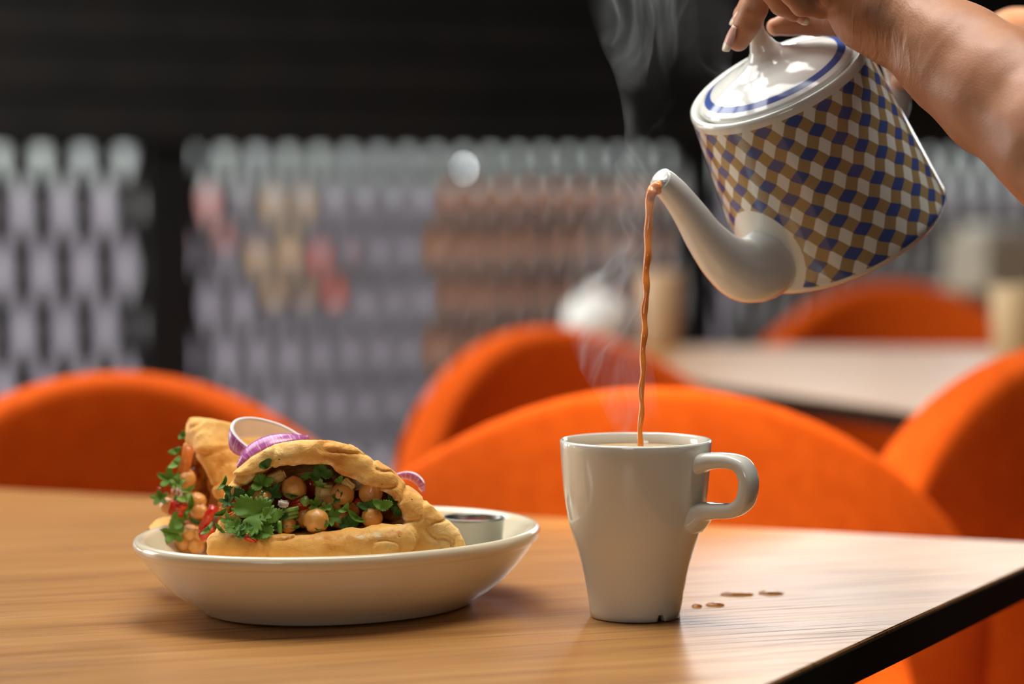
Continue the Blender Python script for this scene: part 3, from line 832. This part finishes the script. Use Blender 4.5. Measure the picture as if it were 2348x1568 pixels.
def chick_mesh(seed):
    bm = bmesh.new(); bmesh.ops.create_icosphere(bm, subdivisions=4, radius=1)
    rnd = np.array([v.co[:] for v in bm.verts])
    n = noise(rnd * 2.2 + seed * 7, seed); n2 = noise(rnd * 5 + seed, seed + 2)
    for v, a, b in zip(bm.verts, n, n2):
        d = v.co.normalized()
        beak = .22 * math.exp(-((d.x - .92) ** 2 + (d.z - .25) ** 2 + d.y ** 2) / .10)
        cleft = -.13 * math.exp(-(d.y ** 2) / .012) * max(0, d.x * .6 + d.z * .6)
        v.co = d * (1 + beak + cleft + .07 * a + .025 * b)
    return from_bm('chickpea', bm)
chickm = [chick_mesh(s) for s in (1, 2, 3)]
def rrot(o, seed):
    rg = random.Random(seed); o.rotation_euler = (rg.uniform(0, 6.28), rg.uniform(0, 6.28), rg.uniform(0, 6.28))
def chick(px, py, dpx, dY, label, grp='chickpeas in the front pita', Yb=None, seed=0, mat=None):
    Y = (Yb or YF) + dY
    me = chickm[seed % 3]
    Y -= .004
    o = link('chickpea', me, mat or M['chick'], None, P(px, py, Y)); r = dpx / 2 * Y / FPX * .93
    r *= 1.06; o.scale = (r, r, r); rrot(o, seed * 13 + int(px)); return tag(o, label, 'chickpea', grp)
for i, (x, y, d, dv, lab) in enumerate([
    (674, 1119, 58, .010, 'plump orange chickpea high in the middle of the front pita mouth'),
    (600, 1145, 54, .006, 'chickpea half hidden above the big coriander leaf'),
    (725, 1194, 60, -.002, 'chickpea resting on the lower bread lip at the middle'),
    (786, 1132, 56, .010, 'chickpea at the right of the yellow potato cube'),
    (851, 1129, 58, .012, 'red speckled chickpea at the upper right of the mouth'),
    (853, 1186, 50, .004, 'chickpea just above the right end of the bread lip'),
    (637, 1117, 44, .018, 'small chickpea tucked under the potato wedge'),
    (777, 1187, 50, .010, 'shaded chickpea behind the feathery coriander sprig'),
    (697, 1178, 66, .014, 'large dull chickpea below the red tomato wedge'),
    (660, 1203, 40, .004, 'small chickpea above the cut green stem'),
    (761, 1158, 48, .012, 'pale wet chickpea in the centre right of the mouth'),
    (741, 1146, 40, .018, 'chickpea below the yellow potato cube'),
    (545, 1168, 38, .010, 'chickpea between the tomato bit and the left rim'),
    (806, 1172, 40, .014, 'chickpea in shade behind the curled coriander leaf'),
    (586, 1120, 40, .020, 'brownish chickpea deep under the upper left coriander')]):
    chick(x, y, d, dv, lab, seed=i)

def cube(name, px, py, sx, sy, sz, dY, rot, mat, label, cat, group=None, Yb=None, seed=0):
    Y = (Yb or YF) + dY; s = Y / FPX
    bm = bmesh.new(); bmesh.ops.create_cube(bm, size=1)
    for v in bm.verts: v.co = Vector((v.co.x * sx * s, v.co.y * sy * s, v.co.z * sz * s))
    bmesh.ops.bevel(bm, geom=bm.edges[:], offset=min(sx, sy, sz) * s * .2, segments=3, affect='EDGES')
    bmesh.ops.subdivide_edges(bm, edges=bm.edges[:], cuts=1, use_grid_fill=True)
    co = np.array([v.co[:] for v in bm.verts]); n = noise(co / (.0035) + seed * 11.3, seed)
    for v, a in zip(bm.verts, n): v.co += v.co.normalized() * a * .0007
    o = link(name, from_bm(name, bm), mat, None, P(px, py, Y)); o.rotation_euler = tuple(R(a) for a in rot); return tag(o, label, cat, group)
cube('potato_cube', 630, 1096, 50, 26, 24, .006, (15, -24, 10), M['potato'], 'yellow potato wedge high on the left of the front mouth', 'potato')
cube('potato_cube', 745, 1126, 44, 34, 36, .008, (10, 6, 20), M['potato'], 'yellow potato cube at the centre right of the front mouth', 'potato')
cube('potato_cube', 800, 1110, 30, 16, 20, .004, (20, 40, 0), M['potato'], 'translucent yellow vegetable bit above the right chickpeas', 'potato')
cube('tomato_piece', 684, 1158, 58, 20, 30, .003, (25, -24, -12), M['tomato'], 'dark red tomato wedge in the middle of the front filling', 'tomato')
cube('tomato_piece', 547, 1152, 26, 18, 26, .0, (10, 30, 20), M['tomato'], 'bright red tomato bit left of the big coriander leaf', 'tomato')
cube('tomato_piece', 712, 1112, 34, 20, 52, .022, (0, 15, 0), M['tomato'], 'shaded red tomato strip at the back of the front mouth', 'tomato')
cube('tomato_piece', 812, 1155, 34, 16, 20, .012, (0, -20, 0), M['tomato'], 'small red tomato bit left of the broad right leaf', 'tomato')
cube('tomato_piece', 577, 1236, 32, 14, 18, -.0145, (30, 35, 0), M['tomato'], 'mashed tomato bit stuck on the lower bread lip', 'tomato')
cube('carrot_piece', 535, 1184, 38, 18, 22, -.003, (0, -28, 12), M['carrot'], 'orange vegetable piece below the left tomato bit', 'vegetable')
cube('carrot_piece', 513, 1190, 26, 14, 60, .004, (0, 8, 0), M['carrot'], 'long orange strip along the left inner rim', 'vegetable')
cube('onion_bit', 823, 1107, 34, 26, 32, .016, (0, 0, 20), M['garlic'], 'pearly onion bit under the upper rim at right', 'onion')
cube('onion_bit', 655, 1168, 18, 14, 46, .004, (0, 18, 0), M['garlic'], 'pale onion sliver right of the big coriander leaf', 'onion')
cube('spring_onion_piece', 650, 1155, 24, 18, 18, -.004, (0, 12, 12), M['garlic'], 'cream spring onion slice left of the red tomato wedge', 'onion')
cube('spring_onion_piece', 700, 1148, 20, 14, 22, -.001, (0, -35, 12), M['leafl'], 'light green spring onion bit right of the red tomato wedge', 'onion')
def stem(px0, py0, px1, py1, r, dY, label, Yb=None, grp=None):
    Y = (Yb or YF) + dY; a, b = P(px0, py0, Y), P(px1, py1, Y); s = Y / FPX
    o = link('herb_stem', tube_mesh('herb_stem', [a, a.lerp(b, .33) + Vector((0, -.0006, 0)), a.lerp(b, .66), b], [r * s] * 4, 10, up=(0, 1, 0)), M['stem']); return tag(o, label, 'stem', grp)
stem(640, 1194, 643, 1226, 5.5, -.010, 'upright cut coriander stem near the lip')
for k in range(3): stem(645 - 2 * k, 1190 - 8 * k, 683 + k, 1182 - 9 * k, 5, -.002 - .0008 * k, ('lowest', 'middle', 'top')[k] + ' of three stacked stem cuts under the tomato wedge', grp='stacked stem cuts')

# coriander leaves ------------------------------------------------------------
def leaf_mesh(kind, seed, bend):
    """lobed, toothed leaf in the XY plane, about 1 long; cupped and curled by bend"""
    rg = random.Random(seed); n, rings = 72, 6
    out = []
    for k in range(n):
        a = 2 * math.pi * k / n
        if kind == 'lobed':
            r = .33 + .24 * abs(math.cos(1.5 * (a - math.pi / 2))) ** .8 + .04 * (1 if k % 3 else -1.2)
            r *= 1 - .42 * math.exp(-((a - 1.5 * math.pi) ** 2) / .10)
            y = .95
        elif kind == 'broad':
            r = .44 + .03 * (1 if k % 3 else -1.4) + .05 * math.sin(3 * a); y = .62
        else:                               # feathery
            r = .24 + .24 * abs(math.cos(2.5 * (a - math.pi / 2))) ** 1.3 + .05 * (1 if k % 2 else -1); y = 1.05
        r *= 1 + rg.uniform(-.03, .03)
        out.append((r * math.cos(a), r * math.sin(a) * y))
    V = [(0, 0, 0)]; F = []
    for j in range(1, rings + 1):
        f = j / rings
        for x, y in out: V.append((x * f, y * f, 0))
    ph = rg.uniform(0, 6)
    W = []
    for x, y, z in V:
        r2 = x * x + y * y
        zz = bend * r2 * 1.3 + .05 * math.sin(9 * x + ph) * math.sin(7 * y + ph * 2) + .10 * bend * math.sin(5 * y + ph) - .05 * math.exp(-(x / .05) ** 2)
        c = bend * 1.6 * x
        W.append((math.sin(c) / (bend * 1.6) if abs(bend) > .01 else x, y, zz + (1 - math.cos(c)) * .3))
    for k in range(n): F.append((0, 1 + k, 1 + (k + 1) % n))
    for j in range(rings - 1):
        for k in range(n):
            a, b = 1 + j * n + k, 1 + j * n + (k + 1) % n; F.append((a, a + n, b + n, b))
    m = len(W)                              # give it thickness
    W2 = [(x, y, z - .022) for x, y, z in W]
    F2 = [tuple(i + m for i in f[::-1]) for f in F]
    e = 1 + (rings - 1) * n
    side = [(e + k, e + k + m, e + (k + 1) % n + m, e + (k + 1) % n) for k in range(n)]
    return mesh('coriander_leaf', W + W2, F + F2 + side)
LM = {}
def leaf(px, py, size, dY, rot, label, kind='lobed', mat='leaf', bend=.5, Yb=None, grp='coriander leaves in the front pita', asp=1.0):
    key = (kind, len(LM) % 5 if len(LM) < 24 else random.randrange(24) % 5, bend, mat)
    if key not in LM: LM[key] = leaf_mesh(kind, len(LM) + 3, bend)
    Y = (Yb or YF) + dY; s = size * .90 * Y / FPX
    me = LM[key]
    o = link('coriander_leaf', me, M[mat], None, P(px, py, Y))
    roll, tilt, yaw = rot                   # roll in the picture plane, tilt back, turn about the vertical
    o.matrix_world = Matrix.Translation(P(px, py, Y)) @ Matrix.Rotation(R(yaw), 4, 'Z') @ Matrix.Rotation(R(90 - tilt), 4, 'X') @ Matrix.Rotation(R(roll), 4, 'Z') @ Matrix.Diagonal((s, s * asp, s, 1))
    return tag(o, label, 'leaf', grp)
for a in [
    (580, 1180, 104, -.010, (-62, 22, -10), 'largest bright coriander leaf, serrated, left front of the filling', 'lobed', 'leaf', .28, 1.0),
    (622, 1180, 62, -.011, (-10, 15, 25), 'right lobe beside the largest coriander leaf', 'broad', 'leaf', .5, 1.15),
    (600, 1214, 70, -.013, (-130, 25, 10), 'coriander leaf hanging under the largest leaf onto the lip', 'lobed', 'leaf', .4, .8),
    (534, 1128, 64, -.002, (-15, 20, 10), 'dark coriander leaf across the left rim', 'broad', 'leafd', .7, .75),
    (514, 1108, 50, -.008, (60, 10, -20), 'thin curled coriander leaf on the upper left rim', 'broad', 'leaf', .8, .55),
    (600, 1108, 56, .000, (25, 25, 0), 'coriander leaf below the potato wedge', 'lobed', 'leaf', .5, .8),
    (622, 1130, 60, .0, (-45, 25, 15), 'dark feathery sprig between two chickpeas', 'feathery', 'leafd', .5, 1.0),
    (570, 1133, 44, .0, (35, 25, 0), 'small coriander leaf above the left chickpea', 'broad', 'leaf', .6, .8),
    (608, 1064, 42, -.006, (30, 8, 12), 'lone dark coriander leaf stuck on the upper bread', 'broad', 'leafd', .7, 1.0),
    (736, 1086, 56, .006, (10, 20, 0), 'dark coriander sprig under the torn upper rim', 'lobed', 'leafd', .5, .8),
    (700, 1093, 36, .010, (30, 10, 0), 'small green leaf at the back of the mouth', 'broad', 'leaf', .5, .8),
    (733, 1109, 42, .004, (-20, 25, 0), 'light green shredded leaf on the potato cube', 'feathery', 'leafl', .5, .6),
    (778, 1100, 28, .002, (40, 20, 0), 'small leaf above the right hand potato bits', 'broad', 'leaf', .5, 1.0),
    (773, 1140, 44, .0, (75, 15, 0), 'narrow dark leaf lying on the right chickpea', 'feathery', 'leafd', .5, .6),
    (764, 1184, 62, -.002, (90, 20, 10), 'feathery coriander sprig standing right of the lip chickpea', 'feathery', 'leaf', .4, .8),
    (792, 1166, 40, -.004, (45, 15, -20), 'pale curled leaf right of the wet chickpea', 'broad', 'leafl', .9, .8),
    (845, 1160, 62, -.002, (8, 30, 0), 'broad left half leaf below the speckled chickpea', 'broad', 'leafd', .5, .75),
    (876, 1158, 58, -.003, (-8, 25, 15), 'broad green leaf at the right of the mouth', 'broad', 'leaf', .5, .9),
    (906, 1142, 46, .004, (50, 20, 20), 'shaded leaf in the right corner of the mouth, upper', 'lobed', 'leafd', .5, .9),
    (912, 1172, 46, .002, (-30, 20, 20), 'shaded leaf in the right corner of the mouth, lower', 'broad', 'leafd', .5, .9),
    (818, 1188, 60, -.002, (-35, 20, 0), 'curling long leaf above the right part of the lip', 'broad', 'leaf', 1.0, .55),
    (800, 1200, 50, .0, (15, 20, 0), 'dark leaf just over the middle of the lip', 'lobed', 'leafd', .5, .7),
    (737, 1203, 36, -.010, (30, 20, 0), 'small bright leaf in front of the lip chickpea', 'lobed', 'leaf', .5, .9),
    (521, 1150, 42, -.004, (10, 20, -10), 'tiny frilly leaf at the left edge of the filling', 'feathery', 'leafd', .6, .9),
    (508, 1176, 48, -.008, (30, 15, -20), 'leaf strip lying over the left rim', 'broad', 'leaf', .7, .5),
    (524, 1196, 50, -.009, (-60, 20, 0), 'pale frilly leaf under the orange vegetable piece', 'feathery', 'leafl', .5, .8),
    (540, 1210, 60, -.012, (-20, 25, 0), 'coriander sprig drooping on the left of the lip', 'feathery', 'leaf', .5, .9),
    (566, 1220, 56, -.013, (10, 25, 0), 'dark drooping leaf on the lip left of the mashed tomato', 'lobed', 'leafd', .5, .7),
    (640, 1182, 44, -.004, (20, 15, 0), 'dark leaf behind the stem cuts', 'lobed', 'leafd', .5, .8),
    (634, 1206, 48, -.006, (-30, 15, 0), 'dark leaf beside the upright stem', 'broad', 'leafd', .5, .9),
    (672, 1210, 40, -.004, (0, 30, 0), 'thin leaf over the lip below the tomato wedge', 'broad', 'leaf', .8, .4),
    (670, 1137, 40, -.001, (-12, 20, 0), 'glossy dark leaf strip on top of the tomato wedge', 'broad', 'leafd', .6, .45),
    (722, 1156, 44, -.002, (60, 15, 0), 'curled bright leaf right of the tomato wedge', 'feathery', 'leaf', .8, .7),
    (745, 1164, 40, -.002, (20, 15, 10), 'small bright leaf below the wet chickpea', 'feathery', 'leafl', .7, .7),
    (712, 1206, 26, -.008, (0, 20, 0), 'tiny leaf left of the lip chickpea', 'lobed', 'leafd', .5, .8),
    (478, 1212, 52, .0, (45, 10, -25), 'pointed leaf poking out between the two pitas', 'broad', 'leaf', .4, .55),
    (505, 1212, 44, -.008, (-45, 10, -10), 'thin leaf strip at the left end of the lip', 'broad', 'leafl', .4, .4)]:
    leaf(a[0], a[1], a[2], a[3], a[4], a[5], a[6], a[7], a[8], asp=a[9])

g2 = 'coriander leaves in the rear pita'
for a in [
    (418, 998, 30, -.004, (60, 10, 0), 'blurred small leaf at the very top left of the rear pita', 'broad', 'leaf', .5, 1.0),
    (402, 1034, 40, -.010, (20, 10, 0), 'blurred round leaf below the topmost leaf of the rear pita', 'broad', 'leaf', .5, .8),
    (402, 1062, 46, -.016, (50, 20, 0), 'pale shiny leaf beside the orange pepper strip', 'broad', 'leafl', .5, .8),
    (388, 1098, 62, -.018, (70, 20, 0), 'blurred leaf cluster at the middle left of the rear pita', 'feathery', 'leaf', .5, 1.0),
    (408, 1108, 44, -.020, (0, 20, 0), 'yellowish leaf right of the middle left cluster', 'feathery', 'leafl', .5, .9),
    (366, 1142, 52, -.022, (10, 20, 0), 'leaf sticking out farthest left of the rear pita', 'feathery', 'leaf', .5, .8),
    (402, 1152, 50, -.026, (80, 10, 0), 'long hanging leaf left of centre of the rear filling', 'broad', 'leafl', .6, .5),
    (424, 1142, 46, -.027, (20, 20, 0), 'light green leaf at the centre of the rear filling', 'broad', 'leafl', .5, .8),
    (436, 1158, 58, -.028, (75, 10, 0), 'arched leaf at the right of the rear filling', 'broad', 'leaf', .8, .5),
    (432, 1122, 44, -.024, (25, 20, 0), 'leaf strip above the arched leaf of the rear filling', 'broad', 'leafl', .6, .5),
    (398, 1222, 66, -.030, (80, 15, 0), 'lowest hanging leaf cluster of the rear pita', 'feathery', 'leaf', .5, 1.0),
    (412, 1192, 50, -.030, (60, 15, 0), 'leaf over the lowest cluster of the rear pita', 'lobed', 'leaf', .5, .8),
    (450, 1196, 46, -.032, (-25, 15, 0), 'dark leaf strip at the lower right of the rear filling', 'broad', 'leafd', .5, .45)]:
    leaf(a[0], a[1], a[2], a[3] * .6, a[4], a[5], a[6], a[7], a[8], Yb=YR - .006, grp=g2, asp=a[9])
for i, (x, y, d, dv, lab) in enumerate([
    (428, 1098, 46, -.014, 'blurred chickpea below the pepper strip of the rear pita'),
    (452, 1150, 44, -.020, 'blurred chickpea at the right of the rear filling, upper'),
    (456, 1170, 42, -.023, 'blurred chickpea at the right of the rear filling, lower'),
    (386, 1160, 40, -.020, 'blurred chickpea at the left of the rear filling'),
    (438, 1222, 44, -.032, 'blurred yellowish chickpea low in the rear filling'),
    (420, 1244, 40, -.031, 'blurred chickpea nearest the plate rim, left one'),
    (450, 1250, 42, -.034, 'blurred chickpea nearest the plate rim, right one'),
    (462, 1224, 42, -.034, 'blurred chickpea beside the red pepper strip')]):
    chick(x, y, d, dv * .5, lab, 'chickpeas in the rear pita', YR, i + 30)
cube('pepper_strip', 424, 1062, 26, 14, 84, -.013, (0, 14, 0), M['carrot'], 'orange pepper strip hanging at the top of the rear filling', 'pepper', None, YR, 4)
cube('tomato_piece', 368, 1126, 18, 14, 22, -.016, (0, 10, 0), M['tomato'], 'small blurred tomato bit at the left edge of the rear filling', 'tomato', None, YR, 5)
cube('tomato_piece', 408, 1168, 40, 16, 34, -.022, (0, 20, 0), M['tomato'], 'blurred red tomato piece in the middle of the rear filling', 'tomato', None, YR, 6)
cube('pepper_strip', 478, 1188, 24, 14, 66, -.034, (0, 28, 0), M['tomato'], 'red pepper strip between the two pitas, upper', 'pepper', None, YR, 7)
cube('pepper_strip', 474, 1222, 38, 14, 24, -.038, (0, -25, 0), M['tomato'], 'red pepper bit between the two pitas, lower', 'pepper', None, YR, 8)

# onion slices: curved bands, purple outside, pale inside --------------------------
def onion(label, ctrl, wid, thick, tilt_dir, n=40):
    """band swept along ctrl (world points); wid along tilt_dir(k)"""
    cp = smooth_path([tuple(c) for c in ctrl], n); cp = [Vector(c) for c in cp]
    V, Fo, Fi = [], [], []
    for i, p in enumerate(cp):
        t = (cp[min(i + 1, n - 1)] - cp[max(i - 1, 0)]).normalized()
        w = tilt_dir(i / (n - 1)).normalized(); w = (w - t * w.dot(t)).normalized(); nn = t.cross(w)
        f = i / (n - 1); k = wid * (math.sin(math.pi * min(max(f, .03), .97)) ** .45)
        for j in range(7):
            s = j / 6 - .5
            V.append(p + w * (k * s) + nn * (thick * (.5 - 1.6 * s * s)))
        for j in range(7):
            s = .5 - j / 6
            V.append(p + w * (k * s) - nn * (thick * (.5 + 1.0 * s * s)))
    F, mi = [], []
    for i in range(n - 1):
        for j in range(14):
            j2 = (j + 1) % 14
            F.append((i * 14 + j, i * 14 + j2, (i + 1) * 14 + j2, (i + 1) * 14 + j)); mi.append(0 if j < 6 else 1)
    F.append(tuple(range(14))); mi.append(1); F.append(tuple(range((n - 1) * 14 + 13, (n - 1) * 14 - 1, -1))); mi.append(1)
    me = mesh('onion_slice', V, F); me.materials.append(M['onion']); me.materials.append(M['onion_in'])
    me.polygons.foreach_set('material_index', mi)
    uv = me.uv_layers.new(name='UVMap')
    for l in me.loops: uv.data[l.index].uv = ((l.vertex_index // 14) / n, (l.vertex_index % 14) / 14)
    o = link('onion_slice', me, None); return tag(o, label, 'onion', 'red onion slices')
Yo = YF + .034
onion('purple onion slice lying on the front pita, left of its top', [P(546, 1072, Yo), P(562, 1046, Yo - .001), P(590, 1024, Yo), P(626, 1010, Yo + .002), P(664, 1004, Yo + .006), P(706, 1004, Yo + .012)], .0105, .0026, lambda f: Vector((-.3, .71, .48)))
Yo = YF + .058
onion('larger purple onion ring slice standing behind the front pita', [P(690, 1004, Yo + .012), P(640, 988, Yo + .016), P(580, 978, Yo + .014), P(540, 984, Yo + .006), P(528, 1004, Yo - .004), P(545, 1026, Yo - .010), P(580, 1044, Yo - .012)], .0125, .0024, lambda f: Vector((.1, -.35, 1)))
onion('purple onion end peeping out behind the right slope of the front pita', [P(900, 1092, Yo + .01), P(930, 1090, Yo + .006), P(950, 1096, Yo + .004), P(966, 1112, Yo + .004), P(970, 1126, Yo + .006)], .0048, .0022, lambda f: Vector((.2, -.3, 1)))

# ------------------------------------------------------------------ the person pouring
person = empty('person', P(2300, 225, 1.43))
tag(person, "person's bare forearms and hands, pressing the teapot lid and gripping its handle", 'person')
def chain(name, nodes):
    return [(np.array(P(x, y, Y)), r * Y / FPX) for x, y, Y, r in nodes]
def limb(nodes):
    c = chain('', nodes)
    def f(p):
        d = None
        for (a, ra), (b, rb) in zip(c[:-1], c[1:]):
            e = capsule(p, a, b, ra, rb); d = e if d is None else smin(d, e, .002)
        return d
    return f, c
def body(name, arm, fingers, h, pad, kf=.0035, arm_k=.012):
    fa = chain('', arm); fs = [limb(n) for n, _ in fingers]; ks = [k for _, k in fingers]
    def f(p):
        d = None
        for (a, ra), (b, rb) in zip(fa[:-1], fa[1:]):
            e = capsule(p, a, b, ra, rb); d = e if d is None else smin(d, e, arm_k)
        for (g, _), k in zip(fs, ks): d = smin(d, g(p), k)
        return d - .0006 * noise(p / .012, 3)
    allp = np.array([c for c, r in fa] + [c for _, cc in fs for c, r in cc]); rr = max([r for c, r in fa])
    return f, allp
arm_nodes = [(1955, -40, 1.500, 86), (2008, 22, 1.497, 92), (2048, 52, 1.494, 80), (2090, 62, 1.490, 76), (2132, 90, 1.484, 98), (2195, 138, 1.474, 121), (2290, 208, 1.455, 139), (2440, 325, 1.42, 155), (2600, 470, 1.39, 175)]
fingers = [
    ([(1930, -110, 1.520, 62), (1830, -90, 1.522, 36), (1752, -44, 1.520, 31), (1728, 20, 1.523, 31), (1716, 52, 1.527, 31), (1693, 90, 1.533, 27)], .004),      # middle
    ([(1940, -120, 1.545, 55), (1830, -110, 1.550, 34), (1752, -52, 1.550, 28), (1722, 10, 1.552, 26), (1703, 34, 1.554, 22)], .003),                       # index, behind
    ([(1950, -90, 1.512, 60), (1850, -75, 1.506, 36), (1772, -22, 1.504, 30), (1792, 8, 1.508, 27), (1822, 26, 1.512, 20), (1836, 33, 1.514, 16)], .0022),   # ring, curled
    ([(1960, -60, 1.500, 60), (1880, -52, 1.494, 34), (1815, -16, 1.492, 27), (1838, 12, 1.494, 25), (1880, 20, 1.497, 22), (1905, 22, 1.50, 20)], .0018),   # little, curled
    ([(1900, -8, 1.488, 26), (1945, -8, 1.490, 40)], .003),                                                                                                # palm pad
    ([(1985, 10, 1.530, 70), (1930, 40, 1.548, 44), (1870, 50, 1.560, 31), (1808, 54, 1.566, 26), (1778, 62, 1.567, 20)], .006)]                             # thumb, beyond the knob
fa, allp = body('arm', arm_nodes, fingers, .0015, .03)
lo = allp.min(0) - .022; hi = allp.max(0) + .022; hi[0] = P(2560, 460, 1.39).x; lo[2] = max(lo[2], P(2500, 760, 1.40).z)
def arm_f(p):
    return np.maximum(fa(p), p[..., 0] - (hi[0] - .004))
hand = link('arm', sdf_mesh('arm', arm_f, lo, hi, .0016, 2), M['skin']); 
def adopt(o, par):
    o.parent = par; o.matrix_parent_inverse = par.matrix_world.inverted(); return o
bpy.context.view_layer.update()
adopt(hand, person)
def nail(b, t, nrm, width, par, curve=.35):
    """curved plate from cuticle b to tip t"""
    ax = (t - b); L = ax.length; ax.normalize(); nrm = (nrm - ax * nrm.dot(ax)).normalized(); sd = ax.cross(nrm)
    V, F, mi = [], [], []
    n, m = 10, 8
    for layer in (0, 1):
        for i in range(n + 1):
            f = i / n; wv = width * (.55 + .45 * min(1, f * 3.2)) * (1 if f < .8 else 1 - .35 * ((f - .8) / .2) ** 2)
            for j in range(m + 1):
                s = j / m * 2 - 1; a = s * 1.05
                V.append(b + ax * (L * (f - .06 * s * s * (f > .9))) + sd * (wv * math.sin(a) * .5) + nrm * (wv * .42 * (math.cos(a) - 1) + .0006 * math.sin(math.pi * f) - layer * .0006))
    k = (n + 1) * (m + 1)
    for i in range(n):
        for j in range(m):
            a = i * (m + 1) + j; qd = (a, a + 1, a + m + 2, a + m + 1)
            F.append(qd); mi.append(1 if i >= 7 else 0); F.append(tuple(x + k for x in qd[::-1])); mi.append(1 if i >= 7 else 0)
    for j in range(m):
        for (r0) in (0, n * (m + 1)):
            F.append((r0 + j, r0 + j + 1, r0 + j + 1 + k, r0 + j + k)); mi.append(1 if r0 else 0)
    for i in range(n):
        for c in (0, m):
            a = i * (m + 1) + c; F.append((a, a + m + 1, a + m + 1 + k, a + k)); mi.append(1 if i >= 7 else 0)
    me = mesh('fingernail', V, F); me.materials.append(M['nail']); me.materials.append(M['nail_tip']); me.polygons.foreach_set('material_index', mi)
    bm = bmesh.new(); bm.from_mesh(me); bmesh.ops.recalc_face_normals(bm, faces=bm.faces[:]); bm.to_mesh(me); bm.free()
    o = link('fingernail', me, None); return adopt(o, par)
nail(P(1681, 58, 1.5235), P(1656, 116, 1.5285), Vector((-.86, -.42, .28)), .0098, hand)
nail(P(1699, 18, 1.549), P(1672, 56, 1.551), Vector((-.80, -.35, .48)), .0085, hand)
nail(P(1818, 36, 1.5085), P(1853, 56, 1.511), Vector((.25, -.55, -.8)), .0070, hand)
# the other hand, in the shade behind the pot, round the handle
arm2 = [(2150, 130, 1.690, 50), (2185, 120, 1.715, 62), (2250, 110, 1.75, 60), (2330, 95, 1.79, 66), (2520, 80, 1.86, 84)]
fing2 = [([(2145, 106, 1.668, 38), (2108, 112, 1.634, 28), (2074, 128, 1.612, 26), (2050, 146, 1.618, 22)], .004),
         ([(2146, 150, 1.668, 38), (2114, 160, 1.634, 28), (2086, 172, 1.612, 25), (2064, 186, 1.618, 21)], .004),
         ([(2146, 178, 1.674, 34), (2120, 196, 1.645, 25), (2092, 204, 1.640, 21)], .004)]
fb, allp2 = body('arm', arm2, fing2, .0025, .03)
lo2 = allp2.min(0) - .024; hi2 = allp2.max(0) + .024; hi2[0] = P(2480, 85, 1.84).x
hand2 = link('arm', sdf_mesh('arm', lambda p: np.maximum(fb(p), p[..., 0] - hi2[0] + .005), lo2, hi2, .0026, 2), M['skin'])
adopt(hand2, person)

# ------------------------------------------------------------------ steam
def steam_mat():
    t = NT('steam'); t.t.nodes.remove(t.b)
    v = t.coord()
    warp = t.n('ShaderNodeTexNoise', Vector=v, Scale=11.0, Detail=2.0)
    add = t.n('ShaderNodeVectorMath', i0=v, i1=t.n('ShaderNodeVectorMath', _operation='SCALE', i0=warp.outputs['Color'], Scale=.11).outputs[0]).outputs[0]
    st = t.n('ShaderNodeMapping', Vector=add, Scale=(30, 30, 7.5)).outputs[0]
    a = t.noise(st, 1.0, 2, .5, .5)
    ridge = t.math('SUBTRACT', 1.0, t.math('MINIMUM', 1.0, t.math('MULTIPLY', t.math('ABSOLUTE', t.math('SUBTRACT', a, .5)), 16.0)))
    b = t.noise(t.n('ShaderNodeMapping', Vector=v, Scale=(16, 16, 7)).outputs[0], 1.0, 2, .5)
    mask = t.math('MINIMUM', 1.0, t.math('MAXIMUM', 0.0, t.math('MULTIPLY', t.math('SUBTRACT', b, .44), 5.0)))
    soft = t.math('MULTIPLY', mask, .10)
    d = t.math('ADD', t.math('MULTIPLY', t.math('POWER', ridge, 2.0), mask), soft)
    s = t.n('ShaderNodeSeparateXYZ', Vector=t.coord(kind='Generated')).outputs
    # fades out towards the skin of the plume
    gx = t.math('SUBTRACT', s[0], .5); gy = t.math('SUBTRACT', s[1], .5)
    at = t.math('MULTIPLY', gx, gx)
    d = t.math('MULTIPLY', d, DENS)
    vs = t.n('ShaderNodeVolumeScatter', Color=(.95, .97, 1.0, 1), Density=d, Anisotropy=.35)
    t.t.links.new(vs.outputs[0], t.out.inputs['Volume'])
    t.m.cycles.volume_step_rate = .22 if hasattr(t.m.cycles, 'volume_step_rate') else 1
    return t.m
DENS = 22.0
stp = [(1470, 1008, 55), (1440, 900, 70), (1400, 780, 95), (1410, 640, 120), (1450, 500, 105), (1520, 360, 95), (1540, 200, 125), (1530, 60, 165), (1510, -60, 180)]
spts = smooth_path([(*P(x, y, 1.505 + .012 * math.sin(i)), r * .000243) for i, (x, y, r) in enumerate(stp)], 40)
o = link('steam', tube_mesh('steam', [Vector(s[:3]) for s in spts], [(float(s[3]), float(s[3]) * .55) for s in spts], 28, up=(0, 1, 0)), steam_mat())
tag(o, 'thin white wisps of steam curling up from the mug and the poured tea', 'steam', kind='stuff')
